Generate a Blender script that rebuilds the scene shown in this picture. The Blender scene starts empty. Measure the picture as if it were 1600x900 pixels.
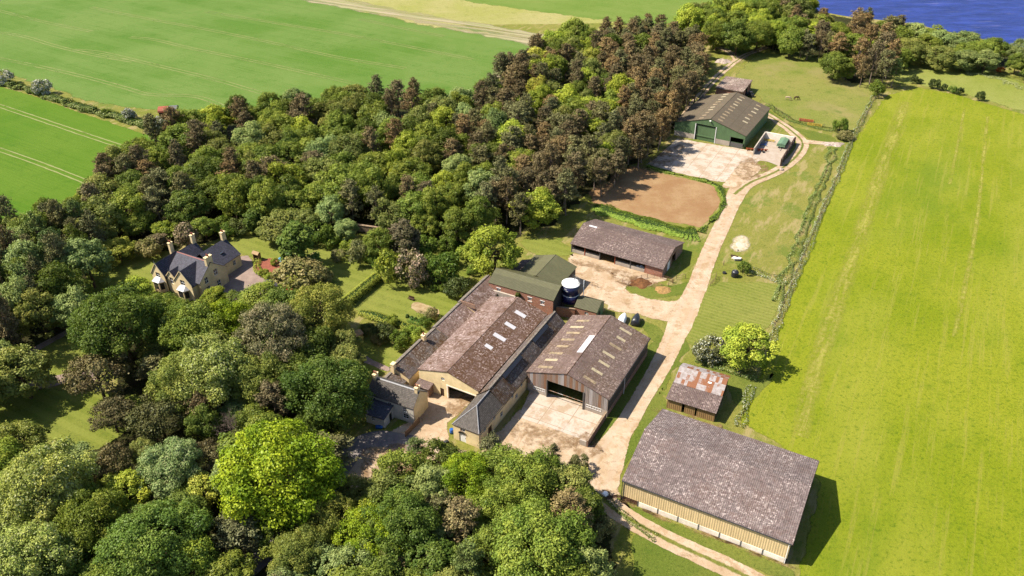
import bpy, bmesh, math, random
import numpy as np
from mathutils import Vector, Matrix, noise as mnoise
from mathutils.geometry import tessellate_polygon
R = math.radians
random.seed(7)
scn = bpy.context.scene
col = scn.collection

# ---------------------------------------------------------------- camera model
CAM_H, CAM_F, CAM_P, CAM_R = 110.0, 1280.0, R(33.65), R(-0.5)
def ray(px, py):
    x = (px - 800) / CAM_F; y = -(py - 450) / CAM_F
    c, s = math.cos(-CAM_R), math.sin(-CAM_R)
    x, y = c * x - s * y, s * x + c * y
    return x, math.cos(CAM_P) + y * math.sin(CAM_P), -math.sin(CAM_P) + y * math.cos(CAM_P)
def at(px, py, z=0.0):
    d = ray(px, py); t = (z - CAM_H) / d[2]
    return Vector((d[0] * t, d[1] * t, z))
def proj(x, y, z=0.0):
    v = z - CAM_H
    X = x; Z = y * math.cos(CAM_P) - v * math.sin(CAM_P); Y = y * math.sin(CAM_P) + v * math.cos(CAM_P)
    c, s = math.cos(CAM_R), math.sin(CAM_R)
    X, Y = c * X - s * Y, s * X + c * Y
    return 800 + CAM_F * X / Z, 450 - CAM_F * Y / Z, Z

cam_data = bpy.data.cameras.new('camera'); cam = bpy.data.objects.new('camera', cam_data); col.objects.link(cam)
cam.location = (0, 0, CAM_H)
cam.matrix_world = Matrix.Translation((0, 0, CAM_H)) @ Matrix.Rotation(math.pi / 2 - CAM_P, 4, 'X') @ Matrix.Rotation(CAM_R, 4, 'Z')
cam_data.sensor_width = 36; cam_data.lens = 36 * CAM_F / 1600
cam_data.clip_start = 1; cam_data.clip_end = 30000
scn.camera = cam

# ---------------------------------------------------------------- light
SUN_EL, SUN_AZ = R(51), R(-86)       # the sun stands over -x
w = bpy.data.worlds.new('World'); scn.world = w; w.use_nodes = True
nt = w.node_tree; nt.nodes.clear()
sky = nt.nodes.new('ShaderNodeTexSky'); sky.sky_type = 'NISHITA'; sky.sun_disc = False
sky.sun_elevation = SUN_EL; sky.sun_rotation = SUN_AZ
bg = nt.nodes.new('ShaderNodeBackground'); bg.inputs['Strength'].default_value = 0.08
wo = nt.nodes.new('ShaderNodeOutputWorld')
nt.links.new(sky.outputs[0], bg.inputs[0]); nt.links.new(bg.outputs[0], wo.inputs[0])
sl = bpy.data.lights.new('sun', 'SUN'); sl.energy = 4.6; sl.angle = R(0.5); sl.color = (1, .93, .8)
so = bpy.data.objects.new('sun', sl); col.objects.link(so)
so.rotation_euler = Vector((math.cos(SUN_EL) * math.cos(R(4)), -math.cos(SUN_EL) * math.sin(R(4)), -math.sin(SUN_EL))).to_track_quat('-Z', 'Y').to_euler()
scn.view_settings.view_transform = 'Standard'; scn.view_settings.look = 'None'
scn.view_settings.exposure = 1.45; scn.view_settings.gamma = 1
scn.view_settings.use_curve_mapping = False
scn.cycles.max_bounces = 6; scn.cycles.diffuse_bounces = 3; scn.cycles.glossy_bounces = 2
scn.cycles.transmission_bounces = 3; scn.cycles.transparent_max_bounces = 12

# ---------------------------------------------------------------- naming
def tag(o, label=None, cat=None, group=None, kind=None):
    if label: o['label'] = label
    if cat: o['category'] = cat
    if group: o['group'] = group
    if kind: o['kind'] = kind
    return o
def link(o, parent=None):
    col.objects.link(o)
    if parent: o.parent = parent
    return o
def site(name, label, cat, x, y, az=90.0, z=0.0, group=None):
    """Empty whose local +x looks along compass azimuth az, +y away from the camera."""
    o = bpy.data.objects.new(name, None); link(o)
    o.location = (x, y, z); o.rotation_euler = (0, 0, R(90 - az)); o.empty_display_size = .5
    return tag(o, label, cat, group)

# ---------------------------------------------------------------- mesh builder
class MB:
    def __init__(s): s.v = []; s.f = []; s.at = {}
    def pt(s, p): s.v.append(tuple(p)); return len(s.v) - 1
    def poly(s, pts):
        s.f.append([s.pt(p) for p in pts]); return s
    def box(s, x0, x1, y0, y1, z0, z1):
        b = len(s.v)
        s.v += [(x0, y0, z0), (x1, y0, z0), (x1, y1, z0), (x0, y1, z0), (x0, y0, z1), (x1, y0, z1), (x1, y1, z1), (x0, y1, z1)]
        s.f += [[b + i for i in q] for q in ((0, 3, 2, 1), (4, 5, 6, 7), (0, 1, 5, 4), (1, 2, 6, 5), (2, 3, 7, 6), (3, 0, 4, 7))]
        return s
    def prism(s, prof, fn, a0, a1):
        """extrude the 2D outline prof along a; fn(a, p, q) gives the 3D point"""
        b = len(s.v); n = len(prof)
        for a in (a0, a1):
            for p in prof: s.v.append(tuple(fn(a, p[0], p[1])))
        for i in range(n):
            j = (i + 1) % n; s.f.append([b + i, b + j, b + n + j, b + n + i])
        for t in tessellate_polygon([[Vector((p[0], p[1], 0)) for p in prof]]):
            s.f.append([b + k for k in t]); s.f.append([b + n + k for k in reversed(t)])
        return s
    def tube(s, p, q, r0, r1=None, n=6, cap=True):
        r1 = r0 if r1 is None else r1
        p = Vector(p); q = Vector(q); d = (q - p).normalized()
        a = d.orthogonal().normalized(); c = d.cross(a); b = len(s.v)
        for o, r in ((p, r0), (q, r1)):
            for i in range(n):
                t = 2 * math.pi * i / n; s.v.append(tuple(o + (a * math.cos(t) + c * math.sin(t)) * r))
        for i in range(n):
            j = (i + 1) % n; s.f.append([b + i, b + j, b + n + j, b + n + i])
        if cap: s.f.append([b + i for i in range(n)][::-1]); s.f.append([b + n + i for i in range(n)])
        return s
    def lathe(s, prof, n=20, c=(0, 0)):
        b = len(s.v)
        for r, z in prof:
            for i in range(n):
                t = 2 * math.pi * i / n; s.v.append((c[0] + r * math.cos(t), c[1] + r * math.sin(t), z))
        for k in range(len(prof) - 1):
            for i in range(n):
                j = (i + 1) % n; s.f.append([b + k * n + i, b + k * n + j, b + (k + 1) * n + j, b + (k + 1) * n + i])
        s.f.append([b + i for i in range(n)][::-1]); s.f.append([b + (len(prof) - 1) * n + i for i in range(n)])
        return s
    def wall(s, p0, d, outline, holes, t):
        """upright wall panel from p0 along unit d, outline in (s, z); solid of thickness t towards the left of d"""
        d = Vector((d[0], d[1])); nrm = Vector((-d[1], d[0]))
        rings = [outline] + [[(a, b), (c, b), (c, e), (a, e)] for a, b, c, e in holes]
        tri = tessellate_polygon([[Vector((q[0], q[1], 0)) for q in r] for r in rings])
        b = len(s.v); flat = [q for r in rings for q in r]; n = len(flat)
        for off in (0, t):
            for q in flat:
                s.v.append((p0[0] + d[0] * q[0] + nrm[0] * off, p0[1] + d[1] * q[0] + nrm[1] * off, q[1]))
        for f in tri:
            s.f.append([b + k for k in f]); s.f.append([b + n + k for k in reversed(f)])
        k = 0
        for r in rings:
            m = len(r)
            for i in range(m):
                j = (i + 1) % m; s.f.append([b + k + i, b + k + j, b + n + k + j, b + n + k + i])
            k += m
        return s
    def build(s, name, mat, parent=None, smooth=False):
        me = bpy.data.meshes.new(name); me.from_pydata(s.v, [], s.f)
        me.validate(); me.update()
        bm = bmesh.new(); bm.from_mesh(me); bmesh.ops.recalc_face_normals(bm, faces=bm.faces); bm.to_mesh(me); bm.free()
        for m in (mat if isinstance(mat, (list, tuple)) else [mat]): me.materials.append(m)
        if smooth: me.polygons.foreach_set('use_smooth', [True] * len(me.polygons))
        o = bpy.data.objects.new(name, me); return link(o, parent)

# ---------------------------------------------------------------- materials
def S(r, g, b, k=.36):
    """albedo of a surface that a camera sees as sRGB r,g,b in full sun"""
    f = lambda c: ((c / 255 + .055) / 1.055) ** 2.4 if c > 10 else c / 255 / 12.92
    return (f(r) * k, f(g) * k, f(b) * k, 1)
class NT:
    def __init__(s, name):
        s.m = bpy.data.materials.new(name); s.m.use_nodes = True; s.t = s.m.node_tree; s.t.nodes.clear()
        s._pos = None; s._obj = None
    def n(s, kind, **kw):
        x = s.t.nodes.new('ShaderNode' + kind)
        for k, v in kw.items(): setattr(x, k, v)
        return x
    def put(s, sock, v):
        if v is None: return
        if hasattr(v, 'is_output'): s.t.links.new(v, sock)
        else:
            if sock.type == 'RGBA' and len(v) == 3: v = (*v, 1)
            if sock.type == 'VECTOR' and len(v) == 4: v = v[:3]
            sock.default_value = v
    def pos(s):
        if s._pos is None: s._pos = s.n('NewGeometry').outputs['Position']
        return s._pos
    def obj(s):
        if s._obj is None: s._obj = s.n('TexCoord').outputs['Object']
        return s._obj
    def map(s, vec, scale=(1, 1, 1), rot=0, loc=(0, 0, 0)):
        if rot and tuple(scale) != (1, 1, 1): vec = s.map(vec, (1, 1, 1), rot); rot = 0   # turn first, then stretch
        x = s.n('Mapping'); s.put(x.inputs['Vector'], vec); x.inputs['Scale'].default_value = scale
        x.inputs['Rotation'].default_value = (0, 0, rot); x.inputs['Location'].default_value = loc
        return x.outputs[0]
    def noise(s, vec, scale, detail=4, rough=.6, dist=0):
        x = s.n('TexNoise'); s.put(x.inputs['Vector'], vec); x.inputs['Scale'].default_value = scale
        x.inputs['Detail'].default_value = detail; x.inputs['Roughness'].default_value = rough; x.inputs['Distortion'].default_value = dist
        return x.outputs[0]
    def voro(s, vec, scale, out='Distance', feature='F1'):
        x = s.n('TexVoronoi', feature=feature); s.put(x.inputs['Vector'], vec); x.inputs['Scale'].default_value = scale
        return x.outputs[out]
    def math(s, op, a, b=0.0, clamp=False):
        x = s.n('Math', operation=op, use_clamp=clamp); s.put(x.inputs[0], a); s.put(x.inputs[1], b); return x.outputs[0]
    def step(s, v, a, b):
        x = s.n('MapRange'); x.interpolation_type = 'SMOOTHSTEP'; s.put(x.inputs[0], v); x.inputs[1].default_value = a; x.inputs[2].default_value = b
        return x.outputs[0]
    def mix(s, f, a, b, blend='MIX'):
        x = s.n('Mix', data_type='RGBA', blend_type=blend); s.put(x.inputs[0], f); s.put(x.inputs[6], a); s.put(x.inputs[7], b); return x.outputs[2]
    def attr(s, name, out='Fac'):
        x = s.n('Attribute', attribute_name=name); return x.outputs[out]
    def sep(s, vec):
        x = s.n('SeparateXYZ'); s.put(x.inputs[0], vec); return x.outputs
    def out(s, color, rough=.85, spec=.25, bump=None, bstr=.3, bdist=.1, metal=0, mask=None, emit=None):
        p = s.n('BsdfPrincipled'); s.put(p.inputs['Base Color'], color); s.put(p.inputs['Roughness'], rough)
        p.inputs['Specular IOR Level'].default_value = spec; s.put(p.inputs['Metallic'], metal)
        if bump is not None:
            b = s.n('Bump'); b.inputs['Strength'].default_value = bstr; b.inputs['Distance'].default_value = bdist
            s.put(b.inputs['Height'], bump); s.t.links.new(b.outputs[0], p.inputs['Normal'])
        sh = p.outputs[0]
        if mask is not None:
            tr = s.n('BsdfTransparent'); mx = s.n('MixShader'); s.put(mx.inputs[0], mask)
            s.t.links.new(tr.outputs[0], mx.inputs[1]); s.t.links.new(sh, mx.inputs[2]); sh = mx.outputs[0]
        o = s.n('OutputMaterial'); s.t.links.new(sh, o.inputs[0]); return s.m
    def edge(s, scale=.9, soft=.12):
        """ragged border: the sheet's edge attribute (0 rim, 1 inside) against noise"""
        e = s.attr('edge'); q = s.math('ADD', s.math('MULTIPLY', s.noise(s.pos(), scale, 6, .7), 1.6), -.55)
        return s.step(s.math('SUBTRACT', e, q), -soft, soft)

def plain(name, c, rough=.6, spec=.3, metal=0, var=.25, scale=3):
    t = NT(name); f = t.noise(t.obj(), scale, 5, .65)
    c2 = tuple(x * (1 - var) for x in c[:3]); c3 = tuple(min(1, x * (1 + var)) for x in c[:3])
    return t.out(t.mix(t.step(f, .3, .7), c2, c3), rough, spec, metal=metal)

def grass(t, dark, mid, light, s=1.0, streak=None):
    p = t.pos()
    a = t.noise(p, .035 * s, 5, .6); b = t.noise(p, .3 * s, 6, .7); c = t.noise(p, 1.7, 6, .8)
    cc = t.mix(t.step(a, .35, .65), mid, light)
    cc = t.mix(t.math('MULTIPLY', t.step(b, .5, .75), .75), cc, dark)
    cc = t.mix(t.math('MULTIPLY', t.step(c, .46, .68), .6), cc, tuple(x * .6 for x in dark[:3]))
    cc = t.mix(t.math('MULTIPLY', t.step(t.noise(p, 3.6, 4, .8), .5, .75), .6), cc, tuple(min(1, x * 1.45) for x in light[:3]))
    return cc, c
def roof_mat(name, base, dark, pale, moss, axis, moss_amt=.5, pale_amt=.3, corr=.33, sheet=1.05, lap=1.6, rough=.9, bias=0, spk=1.0):
    t = NT(name); o = t.obj(); x, y, z = t.sep(o)
    al, dn = (y, x) if axis == 'y' else (x, y)
    n1 = t.noise(o, .16, 6, .65); n2 = t.noise(o, 1.3, 7, .75); n3 = t.noise(o, 2.3, 5, .85); mb_ = t.math('MULTIPLY', t.step(x, 6.4, 7.8), bias) if bias else 0.0
    st = t.noise(t.map(o, (.25, 2.4, .25) if axis == 'y' else (2.4, .25, .25)), 1, 5, .65)
    c = t.mix(t.step(n2, .3, .7), dark, base)
    c = t.mix(t.math('MULTIPLY', t.step(t.math('ADD', t.math('MULTIPLY', n1, .6), t.math('MULTIPLY', st, .4)), .47, .58), pale_amt), c, pale)
    c = t.mix(t.math('MULTIPLY', t.step(st, .45, .72), .5), c, dark)
    m = t.math('MULTIPLY', t.step(t.math('ADD', t.math('MULTIPLY', n1, .55), t.math('ADD', t.math('MULTIPLY', t.noise(o, .7, 8, .8), .6), mb_)), .57 - .12 * moss_amt, .7 - .1 * moss_amt), min(1, moss_amt * 2.1))
    c = t.mix(m, c, moss)
    c = t.mix(t.math('MULTIPLY', t.math('MULTIPLY', t.step(n3, .5, .64), t.step(t.noise(o, .22, 4, .6), .3, .62)), .95 * spk), c, tuple(min(1, k * 1.9) for k in pale[:3]))
    c = t.mix(t.math('MULTIPLY', t.step(t.noise(o, 2.9, 4, .85), .53, .66), .75 * spk), c, tuple(k * .45 for k in dark[:3]))
    ph = t.math('SINE', t.math('MULTIPLY', al, 2 * math.pi / corr))
    fr = t.math('FRACT', t.math('DIVIDE', dn, lap)); ln = t.math('LESS_THAN', fr, .06)
    # each sheet weathered a little differently
    cell = t.n('TexWhiteNoise'); cell.noise_dimensions = '2D'
    cv = t.n('CombineXYZ'); t.put(cv.inputs[0], t.math('FLOOR', t.math('DIVIDE', al, sheet))); t.put(cv.inputs[1], t.math('FLOOR', t.math('DIVIDE', dn, lap)))
    t.t.links.new(cv.outputs[0], cell.inputs['Vector'])
    c = t.mix(t.math('MULTIPLY', cell.outputs[0], .3), c, tuple(k * .6 for k in base[:3]))
    c = t.mix(t.math('MULTIPLY', ln, .35), c, tuple(k * .35 for k in dark[:3]))
    c = t.mix(1.0, c, (1.2, 1.2, 1.2, 1), 'MULTIPLY')
    h = t.math('ADD', t.math('MULTIPLY', ph, .5), t.math('MULTIPLY', n2, .8))
    return t.out(c, rough, .2, h, .5, .08)
def slate(name, base, axis):
    t = NT(name); o = t.obj(); x, y, z = t.sep(o)
    b = t.n('TexBrick'); b.inputs['Scale'].default_value = 1; b.inputs['Mortar Size'].default_value = .02
    b.inputs['Brick Width'].default_value = .34; b.inputs['Row Height'].default_value = .24
    cv = t.n('CombineXYZ'); t.put(cv.inputs[0], y if axis == 'y' else x); t.put(cv.inputs[1], x if axis == 'y' else y)
    t.t.links.new(cv.outputs[0], b.inputs['Vector'])
    b.inputs['Color1'].default_value = tuple(k * 1.25 for k in base[:3]) + (1,); b.inputs['Color2'].default_value = tuple(k * .7 for k in base[:3]) + (1,)
    b.inputs['Mortar'].default_value = tuple(k * .3 for k in base[:3]) + (1,)
    n = t.noise(o, .8, 7, .75); n2 = t.noise(o, 3.2, 5, .8)
    c = t.mix(t.math('MULTIPLY', t.step(n, .5, .7), .5), b.outputs[0], (base[0] * .55, base[1] * .5, base[2] * .45, 1))
    c = t.mix(t.math('MULTIPLY', t.step(n2, .58, .75), .7), c, (base[0] * 2.2, base[1] * 2.1, base[2] * 1.9, 1))
    return t.out(c, .75, .25, t.math('ADD', b.outputs['Fac'], n), .3, .05)
def render_wall(name, c, stain=.4):
    t = NT(name); o = t.obj(); z = t.sep(o)[2]
    n = t.noise(o, .5, 7, .7); st = t.noise(t.map(o, (1.6, 1.6, .2)), 1, 5, .7)
    cc = t.mix(t.step(n, .3, .7), tuple(k * .82 for k in c[:3]), tuple(min(1, k * 1.12) for k in c[:3]))
    cc = t.mix(t.math('MULTIPLY', t.step(st, .5, .75), stain), cc, (c[0] * .5, c[1] * .42, c[2] * .33, 1))
    lo = t.math('MULTIPLY', t.step(t.math('ADD', z, t.math('MULTIPLY', n, 1.0)), 1.1, .3), stain)
    cc = t.mix(lo, cc, (c[0] * .5, c[1] * .42, c[2] * .35, 1))
    return t.out(cc, .9, .2, t.noise(o, 9, 4), .3, .03)
def clad_wall(name, c, rust=None, pitch=.35):
    t = NT(name); o = t.obj(); x, y, z = t.sep(o); a = t.math('ADD', x, y)
    wv = t.math('SINE', t.math('MULTIPLY', a, 2 * math.pi / pitch))
    n = t.noise(t.map(o, (1.2, 1.2, .25)), 1.2, 6, .7)
    cc = t.mix(t.step(n, .3, .75), tuple(k * .8 for k in c[:3]), tuple(min(1, k * 1.1) for k in c[:3]))
    cc = t.mix(t.math('MULTIPLY', t.step(wv, .3, .9), .3 if rust else .2), cc, tuple(k * .55 for k in c[:3]))
    if rust:
        sh = t.n('TexWhiteNoise'); sh.noise_dimensions = '1D'; t.put(sh.inputs['W'], t.math('FLOOR', t.math('DIVIDE', a, .62)))
        cc = t.mix(t.math('MULTIPLY', t.step(sh.outputs[0], .35, .8), .75), cc, rust)
        sh2 = t.n('TexWhiteNoise'); sh2.noise_dimensions = '1D'; t.put(sh2.inputs['W'], t.math('ADD', t.math('FLOOR', t.math('DIVIDE', a, .62)), 57.3))
        cc = t.mix(t.math('MULTIPLY', t.step(sh2.outputs[0], .6, .9), .7), cc, (.33, .3, .29, 1))
    return t.out(cc, .65, .3, wv, .35, .04)
def brick(name, c, c2, mortar=(.28, .24, .2, 1)):
    t = NT(name); o = t.obj(); x, y, z = t.sep(o)
    cv = t.n('CombineXYZ'); t.put(cv.inputs[0], t.math('ADD', x, y)); t.put(cv.inputs[1], z)
    b = t.n('TexBrick'); b.inputs['Scale'].default_value = 1; b.inputs['Brick Width'].default_value = .42; b.inputs['Row Height'].default_value = .16; b.inputs['Mortar Size'].default_value = .016
    t.t.links.new(cv.outputs[0], b.inputs['Vector']); b.inputs['Color1'].default_value = c; b.inputs['Color2'].default_value = c2; b.inputs['Mortar'].default_value = mortar
    n = t.noise(o, 1.1, 7, .75)
    cc = t.mix(t.math('MULTIPLY', t.step(n, .52, .7), .6), b.outputs[0], (.2, .13, .09, 1))
    cc = t.mix(t.math('MULTIPLY', t.step(t.noise(o, 2.6, 5, .7), .6, .75), .55), cc, (.33, .24, .18, 1))
    return t.out(cc, .9, .2, b.outputs['Fac'], .3, .03)
M = {}
M['fibre_big'] = roof_mat('fibre_cement_lichen', S(152, 134, 130), S(110, 95, 94), S(184, 168, 162), S(118, 92, 84), 'x', .3, .45, spk=1.1)
M['fibre_mossy'] = roof_mat('fibre_cement_mossy', S(170, 142, 132), S(124, 96, 82), S(214, 192, 186), S(96, 60, 22), 'y', .42, 1.0, bias=.17, spk=.8)
M['fibre_brown'] = roof_mat('fibre_cement_brown', S(150, 126, 116), S(116, 94, 86), S(172, 152, 142), S(104, 76, 48), 'y', .32, .3)
M['fibre_stock'] = roof_mat('fibre_cement_weathered', S(142, 120, 112), S(106, 88, 84), S(170, 150, 142), S(98, 80, 76), 'x', .3, .4)
M['fibre_range'] = roof_mat('fibre_cement_dark', S(128, 116, 112), S(92, 80, 76), S(160, 148, 138), S(98, 68, 36), 'y', .45, .3)
M['green_sheet_x'] = roof_mat('green_roof_sheet_x', S(122, 118, 82), S(106, 104, 72), S(132, 127, 92), S(112, 108, 72), 'x', .05, .2, .3, 1.0, 40, .55, spk=.06)
M['green_sheet_y'] = roof_mat('green_roof_sheet_y', S(128, 124, 88), S(112, 110, 78), S(138, 134, 98), S(116, 112, 76), 'y', .05, .3, .3, 1.0, 40, .55, spk=.06)
M['fibre_olive'] = roof_mat('fibre_cement_olive', S(130, 116, 96), S(114, 100, 82), S(142, 128, 104), S(108, 92, 70), 'y', .08, .3, .33, 1.05, 3, spk=.12)
M['flat_felt'] = roof_mat('flat_roof_patched', S(165, 140, 128), S(120, 96, 86), S(225, 205, 190), S(110, 90, 75), 'y', .3, .6, 50, 30, 2.4)
M['slate_y'] = slate('slate_y', S(124, 114, 106), 'y'); M['slate_x'] = slate('slate_x', S(124, 114, 106), 'x')
M['slate_blue_y'] = slate('blue_slate_y', S(104, 102, 116), 'y'); M['slate_blue_x'] = slate('blue_slate_x', S(104, 102, 116), 'x')
M['cream'] = render_wall('cream_render', S(236, 212, 164, .72), .25); M['sand'] = render_wall('sandstone_render', S(226, 200, 154, .78), .25)
M['white_render'] = render_wall('white_render', S(225, 215, 200, .6), .25)
M['concrete'] = render_wall('concrete_wall', S(232, 218, 202, .85), .3)
M['block'] = render_wall('concrete_block', S(205, 190, 174, .5), .35)
M['clad_cream'] = clad_wall('ribbed_cream_cladding', S(222, 194, 146, .78), None, .4)
M['clad_green'] = clad_wall('ribbed_green_cladding', S(100, 128, 86, .6))
M['clad_rust'] = clad_wall('weathered_tin_cladding', S(165, 150, 140, .55), S(160, 108, 70, .5))
M['clad_dark'] = clad_wall('dark_cladding', S(90, 84, 82, .4))
M['brick'] = brick('red_brick', S(186, 116, 84, .62), S(164, 96, 70, .56)); M['brick_old'] = brick('old_brick', S(168, 122, 96, .52), S(140, 100, 80, .48))
M['timber'] = clad_wall('timber_boards', S(178, 142, 96, .55), None, .4); M['ridge_grey'] = plain('ridge_cement', S(158, 146, 134, .34), .9, .1, var=.35, scale=2)
M['fence_wood'] = plain('fence_wood', S(150, 120, 95, .4)); M['dark_wood'] = plain('dark_wood', S(90, 62, 45, .4))
M['steel'] = plain('grey_steel', S(120, 118, 115, .4), .5, .4); M['dark'] = plain('dark_paint', (.02, .02, .022, 1), .5); M['black'] = plain('black_plastic', (.012, .012, .016, 1), .4, .5)
M['rail'] = plain('rusty_rail', S(135, 95, 75, .4)); M['lead'] = plain('lead_sheet', S(190, 188, 192, .36), .45, .5)
M['white'] = plain('white_paint', (.62, .6, .58, 1), .5, .3, var=.1); M['glass'] = plain('window_glass', (.02, .025, .03, 1), .08, .6)
M['rooflight_dull'] = plain('stained_rooflight', S(196, 172, 138, .34), .7, .2, var=.35, scale=1.5); M['rooflight'] = plain('clear_rooflight', S(225, 205, 165, .36), .5, .4); M['rooflight_white'] = plain('white_rooflight', S(245, 240, 242, .4), .4, .5, var=.1)
M['navy'] = plain('navy_paint', S(38, 40, 92, .42), .35, .5, var=.15); M['silo_top'] = plain('white_grp', (.72, .71, .7, 1), .4, .4, var=.08)
M['red_paint'] = plain('red_oxide', S(190, 95, 60, .4), .6); M['yellow'] = plain('yellow_paint', S(235, 200, 70, .4), .5); M['green_paint'] = plain('green_paint', S(132, 168, 132, .36), .6)
M['blue'] = plain('blue_plastic', S(40, 110, 205, .4), .4, .5); M['terracotta'] = plain('terracotta', S(170, 95, 70, .4)); M['red_tile'] = plain('clay_ridge_tile', S(165, 90, 80, .4))
M['tyre'] = plain('tyre_rubber', (.015, .015, .015, 1), .85); M['orange'] = plain('orange_paint', S(215, 110, 60, .4), .6)
M['stone'] = plain('old_stone', S(170, 145, 120, .42), .9, .2, var=.4, scale=1.5); M['straw'] = plain('straw', S(190, 150, 95, .4), .9, .1, var=.4)
t = NT('rust_tin'); o = t.obj(); x, y, z = t.sep(o)
cv = t.n('CombineXYZ'); t.put(cv.inputs[0], t.math('FLOOR', t.math('DIVIDE', x, .62))); t.put(cv.inputs[1], t.math('FLOOR', t.math('DIVIDE', y, 1.35)))
wn = t.n('TexWhiteNoise'); wn.noise_dimensions = '2D'; t.t.links.new(cv.outputs[0], wn.inputs['Vector'])
base = t.mix(t.step(t.noise(o, 1.5, 6, .7), .35, .65), S(188, 170, 162, .38), S(214, 204, 202, .4))
rr = t.math('ADD', wn.outputs[0], t.math('MULTIPLY', t.math('SUBTRACT', t.noise(o, .9, 7, .75), .5), 1.3))
rr = t.math('ADD', rr, t.math('MULTIPLY', x, .045))
M['rust_tin'] = t.out(t.mix(t.step(rr, .66, .9), base, S(174, 112, 74, .38)), .7, .3, t.math('SINE', t.math('MULTIPLY', x, 2 * math.pi / .2)), .5, .05)

# ---------------------------------------------------------------- building pieces
def gable_roof(st, mat, x0, x1, y0, y1, ze, zr, axis, oh=.3, og=.25, th=.12, mid=None, name='roof', ridge_mat=None):
    """two pitched planes with thickness, ridge along axis at fraction mid across"""
    a0, a1, b0, b1 = (y0, y1, x0, x1) if axis == 'y' else (x0, x1, y0, y1)
    m = (b0 + b1) / 2 if mid is None else mid
    k0 = (zr - ze) / (m - b0); k1 = (zr - ze) / (b1 - m)
    prof = [(b0 - oh, ze - oh * k0), (m, zr), (b1 + oh, ze - oh * k1), (b1 + oh, ze - oh * k1 + th), (m, zr + th * 1.2), (b0 - oh, ze - oh * k0 + th)]
    fn = (lambda a, p, q: (p, a, q)) if axis == 'y' else (lambda a, p, q: (a, p, q))
    r = MB().prism(prof, fn, a0 - og, a1 + og).build(name, mat, st)
    if ridge_mat:
        z = zr + th * 1.2
        MB().prism([(m - .18, z - .1), (m, z + .07), (m + .18, z - .1)], fn, a0 - og - .02, a1 + og + .02).build('ridge_cap', ridge_mat, r)
    return r
def gable_outline(L, ze, zr, m=None):
    m = L / 2 if m is None else m
    return [(0, -.3), (L, -.3), (L, ze), (m, zr), (0, ze)]
def rect_outline(L, z): return [(0, -.3), (L, -.3), (L, z), (0, z)]
def add_window(st, p0, d, s0, z0, s1, z1, frame=None, depth=.1, mull=1, name='window'):
    """frame and pane set in an opening of a wall that runs from p0 along d"""
    frame = frame or M['white']; d = Vector((d[0], d[1])); n = Vector((-d[1], d[0]))
    P = lambda s, o, z: (p0[0] + d[0] * s + n[0] * o, p0[1] + d[1] * s + n[1] * o, z)
    def bar(mb, a, b, c, e, o0, o1):
        mb.prism([(a, b), (c, b), (c, e), (a, e)], lambda t, p, q: P(p, t, q), o0, o1)
    f = MB(); w_ = .09
    bar(f, s0, z0, s1, z0 + w_, depth, depth + .08); bar(f, s0, z1 - w_, s1, z1, depth, depth + .08)
    bar(f, s0, z0 + w_, s0 + w_, z1 - w_, depth, depth + .08); bar(f, s1 - w_, z0 + w_, s1, z1 - w_, depth, depth + .08)
    for i in range(mull):
        c = s0 + (s1 - s0) * (i + 1) / (mull + 1); bar(f, c - .03, z0 + w_, c + .03, z1 - w_, depth, depth + .08)
    c = (z0 + z1) / 2; bar(f, s0 + w_, c - .03, s1 - w_, c + .03, depth - .004, depth + .07)
    fo = f.build(name, frame, st)
    g = MB(); bar(g, s0 + w_ * .6, z0 + w_ * .6, s1 - w_ * .6, z1 - w_ * .6, depth + .03, depth + .05); g.build('pane', M['glass'], fo)
    return fo
def add_door(st, p0, d, s0, z0, s1, z1, mat, depth=.1, name='door', handle=True):
    d = Vector((d[0], d[1])); n = Vector((-d[1], d[0]))
    P = lambda s, o, z: (p0[0] + d[0] * s + n[0] * o, p0[1] + d[1] * s + n[1] * o, z)
    m = MB().prism([(s0 + .003, z0), (s1 - .003, z0), (s1 - .003, z1 - .003), (s0 + .003, z1 - .003)], lambda t, p, q: P(p, t, q), depth, depth + .08)
    o = m.build(name, mat, st)
    if handle: MB().prism([(s1 - .25, 1.0), (s1 - .12, 1.0), (s1 - .12, 1.12), (s1 - .25, 1.12)], lambda t, p, q: P(p, t, q), depth - .05, depth + .01).build('handle', M['dark'], o)
    return o
def gutter(st, p, q, r=.09): return MB().tube(p, q, r, r, 6).build('gutter', M['dark'], st)
def rooflights(st, roof, axis, b0, b1, ze, zr, m, positions, mat, th=.12):
    """slabs set just proud of the roof plane; positions = (along, across0, across1, width)"""
    for al, c0, c1, wd in positions:
        al += random.uniform(-.12, .12); c0 += random.uniform(-.15, .15); c1 += random.uniform(-.25, .15)
        zz = lambda c: (ze + (zr - ze) * (c - b0) / (m - b0) if c < m else ze + (zr - ze) * (b1 - c) / (b1 - m)) + th
        pr = [(c0, zz(c0) - .02), (c1, zz(c1) - .02), (c1, zz(c1) + .035), (c0, zz(c0) + .035)]
        fn = (lambda a, p, q: (p, a, q)) if axis == 'y' else (lambda a, p, q: (a, p, q))
        MB().prism(pr, fn, al - wd / 2, al + wd / 2).build('rooflight', M['rooflight_dull'] if mat is M['rooflight'] and random.random() < .45 else mat, roof)
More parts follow.
